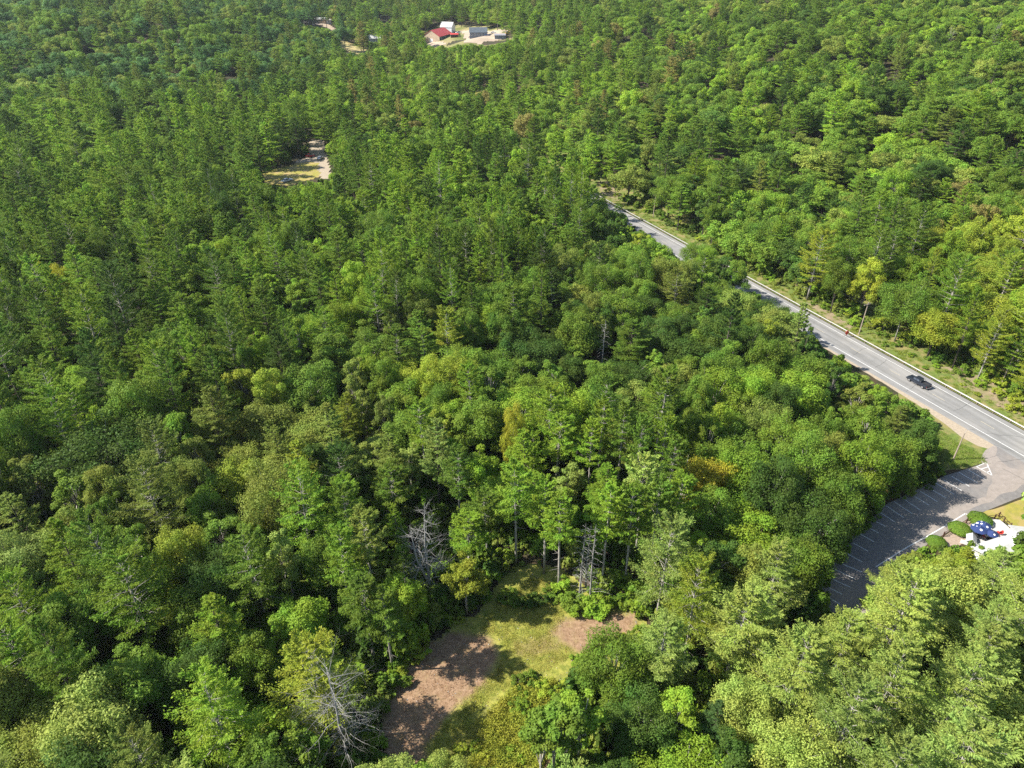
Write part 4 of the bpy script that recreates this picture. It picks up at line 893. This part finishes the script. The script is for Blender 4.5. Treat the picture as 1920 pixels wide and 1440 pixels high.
# undergrowth beneath the trees
pts = []; idx = []; rot = []; scl = []; tin = []
for i_ in range(14500):
    y = R2.uniform(25, 420) if i_ < 10000 else R2.uniform(38, 130); D = y * CP + H * SP; x = R2.uniform(-.75 * D - 15, .75 * D + 15); z = hz(x, y)
    if not free(x, y, z, 2., 1.5, .3, k0=4): continue
    pts.append((x, y, z - .2)); idx.append(R2.choice(FIDX['bush'])); rot.append(R2.random() * 6.28); a = R2.uniform(.5, 1.3); scl.append((a, a, a * R2.uniform(.6, 1.5)))
    tn = TONE[R2.choice(['green', 'dark green', 'bright green', 'green', 'olive'])]; tin.append((*tn, 1))
tag(scatter('undergrowth', pts, idx, rot, scl, tin), kind='stuff')

# ------------------------------------------------------------------ shrubs one can point to
SH = [(1801, 990, 2.0, 'green', 'round clipped bush by the parking lot, middle of three', 1.6), (1838, 972, 2.1, 'green', 'round clipped bush nearest the dry lawn, one of three', 1.6), (1757, 1015, 1.7, 'green', 'round clipped bush nearest the pines, one of three', 1.6)]
def shrub(x, y, r, h, tone, label, group, proto=None):
    root = bpy.data.objects.new('shrub', None); COL.objects.link(root); root.location = (x, y, hz(x, y) - .1); root.scale = (r / 1.7, r / 1.7, h / 2.6); root.rotation_euler = (0, 0, R2.random() * 6.28)
    tag(root, label, 'shrub', group); cr, wo_ = NP[proto or ('shrub', R2.randrange(4))]; tn = TONE[tone]; v = R2.uniform(.9, 1.15)
    for nm, me in (('crown', cr), ('trunk', wo_)):
        o = bpy.data.objects.new(nm, me); COL.objects.link(o); o.parent = root
        if nm == 'crown': o['tint'] = tuple(c * v for c in tn)
for px, py, r, tone, lb, h in SH: q = P(px, py, .8); shrub(q[0], q[1], r * .95, h, tone, lb, 'round bushes by the parking lot', ('clipped', 0))
def row(n, fn, tones, where, group, r0, r1):
    for i in range(n):
        q = fn(i / max(1, n - 1)); r = R2.uniform(r0, r1); tone = R2.choice(tones)
        shrub(q[0], q[1], r, r * R2.uniform(.9, 1.4), tone, '%s %s shrub %s' % (ORD[i] if i < 20 else 'last', tone, where), group)
def bank(s0, s1, ta, tb):
    def f(u): return along(ta + (tb - ta) * u + R2.uniform(-2, 2), R2.uniform(s0, s1))[:2]
    return f
row(20, bank(5, 8.5, -25, 62), ['bright green', 'yellow green', 'green'], 'behind the guardrail counting away from the picture edge', 'shrubs along the guardrail', .9, 2.0)
row(20, bank(2.6, 6, -30, 70), ['green', 'yellow green', 'bright green'], 'low against the guardrail below the bank', 'shrubs along the guardrail', .5, 1.0)
row(20, bank(9.5, 12.5, -30, 66), ['bright green', 'yellow green', 'green'], 'in the second line behind the guardrail', 'shrubs along the guardrail', 1.6, 2.9)
row(20, bank(6.5, 9.5, 64, 128), ['yellow green', 'green', 'olive'], 'behind the guardrail beyond the red sign', 'shrubs along the guardrail', .9, 1.8)
row(18, bank(6, 9.5, 130, 190), ['yellow green', 'green', 'olive'], 'behind the guardrail along the far road', 'shrubs along the guardrail', .9, 1.8)
row(8, bank(14, 19, -25, 10), ['golden', 'yellow green'], 'on the bare bank above the pickup', 'shrubs along the guardrail', .6, 1.2)
def poly_line(L):
    def f(u):
        k = u * (len(L) - 1); i = min(int(k), len(L) - 2); a = k - i; x = L[i][0] + (L[i + 1][0] - L[i][0]) * a; y = L[i][1] + (L[i + 1][1] - L[i][1]) * a
        return P(x + R2.uniform(-12, 12), y + R2.uniform(-6, 6), .8)
    return f
row(14, poly_line([(1060, 1105), (1085, 1140), (1130, 1140), (1180, 1120), (1215, 1135)]), ['bright green', 'green'], 'at the foot of the bare silver trunks', 'shrubs round the clearing', 1.3, 2.6)
row(10, poly_line([(945, 1110), (980, 1130), (1020, 1125), (1040, 1100)]), ['green', 'dark green'], 'in the shade behind the clearing', 'shrubs round the clearing', .8, 1.6)
row(10, poly_line([(748, 1278), (756, 1250), (770, 1225), (790, 1195), (830, 1165), (880, 1140)]), ['green', 'yellow green'], 'along the shaded side of the clearing', 'shrubs round the clearing', .8, 1.7)
row(18, poly_line([(1075, 1240), (1130, 1220), (1180, 1200), (1215, 1180), (1150, 1240), (1090, 1280), (1050, 1300), (1030, 1290)]), ['green', 'bright green', 'yellow green'], 'on the sunny side of the clearing', 'shrubs round the clearing', .8, 1.7)
row(16, poly_line([(800, 1430), (850, 1410), (900, 1400), (940, 1440), (960, 1400), (1000, 1420), (880, 1450), (830, 1460)]), ['green', 'bright green', 'yellow green'], 'at the picture bottom inside the clearing', 'shrubs round the clearing', .5, 1.1)
row(9, poly_line([(968, 1280), (1000, 1262), (1010, 1290), (960, 1310), (985, 1330)]), ['green', 'bright green'], 'beside the dark tree shadow in the clearing', 'shrubs round the clearing', .7, 1.4)

# ------------------------------------------------------------------ weeds and grass
def scatter_leaves(name, polys, n, z0, z1, size, tone_a, tone_b, clump, up=.4, asp=.5):
    X = []; poly = polys; xs_ = [p[0] for p in poly]; ys_ = [p[1] for p in poly]; rg = np.random.default_rng(len(name) + n)
    k = max(30, n // clump); cx = rg.uniform(min(xs_), max(xs_), k * 3); cy = rg.uniform(min(ys_), max(ys_), k * 3); ok = inpoly(cx, cy, poly); cx = cx[ok][:k]; cy = cy[ok][:k]
    i = rg.integers(0, len(cx), n); ch = rg.uniform(.4, 1, len(cx))[i]; x = cx[i] + rg.normal(0, .28, n); y = cy[i] + rg.normal(0, .28, n); z = z0 + (z1 - z0) * rg.random(n) ** .8 * ch
    c = np.stack([x, y, hgt(x, y) + z], 1); nn = rg.normal(0, .6, (n, 3)); nn[:, 2] += up
    me = leaf_mesh(name, c, nn, size * rg.uniform(.6, 1.3, n), asp, None, None); o = bpy.data.objects.new(name, me); COL.objects.link(o); o['tint'] = tone_a; return tag(o, kind='stuff')
scatter_leaves('weeds', pp([(880, 1440), (905, 1360), (940, 1310), (990, 1275), (1040, 1280), (1045, 1350), (1010, 1450), (960, 1500), (880, 1500)]), 42000, .05, 1.15, .13, (.34, .36, .045), None, 55)
scatter_leaves('weeds', pp([(790, 1500), (800, 1400), (850, 1340), (905, 1310), (900, 1370), (870, 1500)]), 9000, .03, .45, .1, (.34, .34, .06), None, 30)
scatter_leaves('grass', pp([(930, 1130), (1000, 1080), (1060, 1110), (1060, 1160), (1030, 1195), (1080, 1225), (1010, 1265), (930, 1300), (900, 1330), (860, 1330), (935, 1250), (945, 1200), (900, 1180)]), 42000, .02, .32, .09, (.33, .32, .06), None, 20, 0, .25)
scatter_leaves('grass', pp([(1712, 770), (1745, 796), (1790, 826), (1838, 851), (1848, 866), (1800, 878), (1735, 880), (1715, 840)]), 26000, .02, .35, .1, (.2, .28, .04), None, 20, 0, .3)
scatter_leaves('grass', [along(t_, s_)[:2] for t_, s_ in ((-40, .5), (-40, 6.5), (180, 6.5), (180, .5))], 60000, .02, .4, .13, (.22, .27, .04), None, 25, 0, .3)
scatter_leaves('weeds', [along(t_, s_)[:2] for t_, s_ in ((-40, 6), (-40, 24), (140, 14), (140, 6))], 60000, .02, .8, .16, (.2, .26, .04), None, 60)
# ------------------------------------------------------------------ the air
m = bpy.data.materials.new('haze'); m.use_nodes = True; t = m.node_tree; t.nodes.clear(); v = N(t, 'ShaderNodeVolumePrincipled'); o_ = N(t, 'ShaderNodeOutputMaterial')
v.inputs['Color'].default_value = (.86, .93, 1, 1); v.inputs['Density'].default_value = .00005; v.inputs['Anisotropy'].default_value = .2; t.links.new(v.outputs[0], o_.inputs['Volume'])
tag(MB().box(-3300, 3300, -700, 3300, -40, 320).build('haze', m), kind='stuff')
M_LITTER = mat('leaf_litter_brown', (.30, .17, .08), .95, (.10, .06, .035), .7)
def litter(name, poly, n, size, m):
    rg = np.random.default_rng(n); xs_ = [p[0] for p in poly]; ys_ = [p[1] for p in poly]; x = rg.uniform(min(xs_), max(xs_), n * 2); y = rg.uniform(min(ys_), max(ys_), n * 2)
    ok = inpoly(x, y, poly) & ((np.sin(x * 1.7 + 1) * np.sin(y * 1.3) + rg.normal(0, .5, len(x))) > -.1); x = x[ok][:n]; y = y[ok][:n]; c = np.stack([x, y, .10 + .04 * rg.random(len(x))], 1)
    nn = rg.normal(0, .5, (len(x), 3)); nn[:, 2] += .8; me = leaf_mesh(name, c, nn, size * rg.uniform(.4, 1.4, len(x)), .4, m=m); o = bpy.data.objects.new(name, me); COL.objects.link(o); tag(o, kind='stuff')
litter('leaf_litter', pp(DIRT[0]), 6000, .08, M_LITTER); litter('leaf_litter', CL, 5000, .09, M_SOIL); litter('leaf_litter', CL, 900, .13, M_DEAD)
mb = MB(); V = random.Random(5)
for px, py, dx, dy in ((1862, 832, 60, 22), (1850, 812, 75, 10), (1872, 866, 55, -8), (1700, 735, 28, -20), (1640, 690, 30, -18), (1600, 665, 26, -16), (1790, 770, 45, -22), (1880, 880, 45, 20)):
    p = [P(px + dx * k / 6 + V.uniform(-2, 2), py + dy * k / 6 + V.uniform(-1.5, 1.5)) for k in range(7)]
    for a, b in zip(p, p[1:]): line(mb, a, b, .07, .0215)
tag(mb.build('road_cracks', mat('tar', (.07, .07, .07), .7)), kind='structure')
print('objects', len(bpy.data.objects))
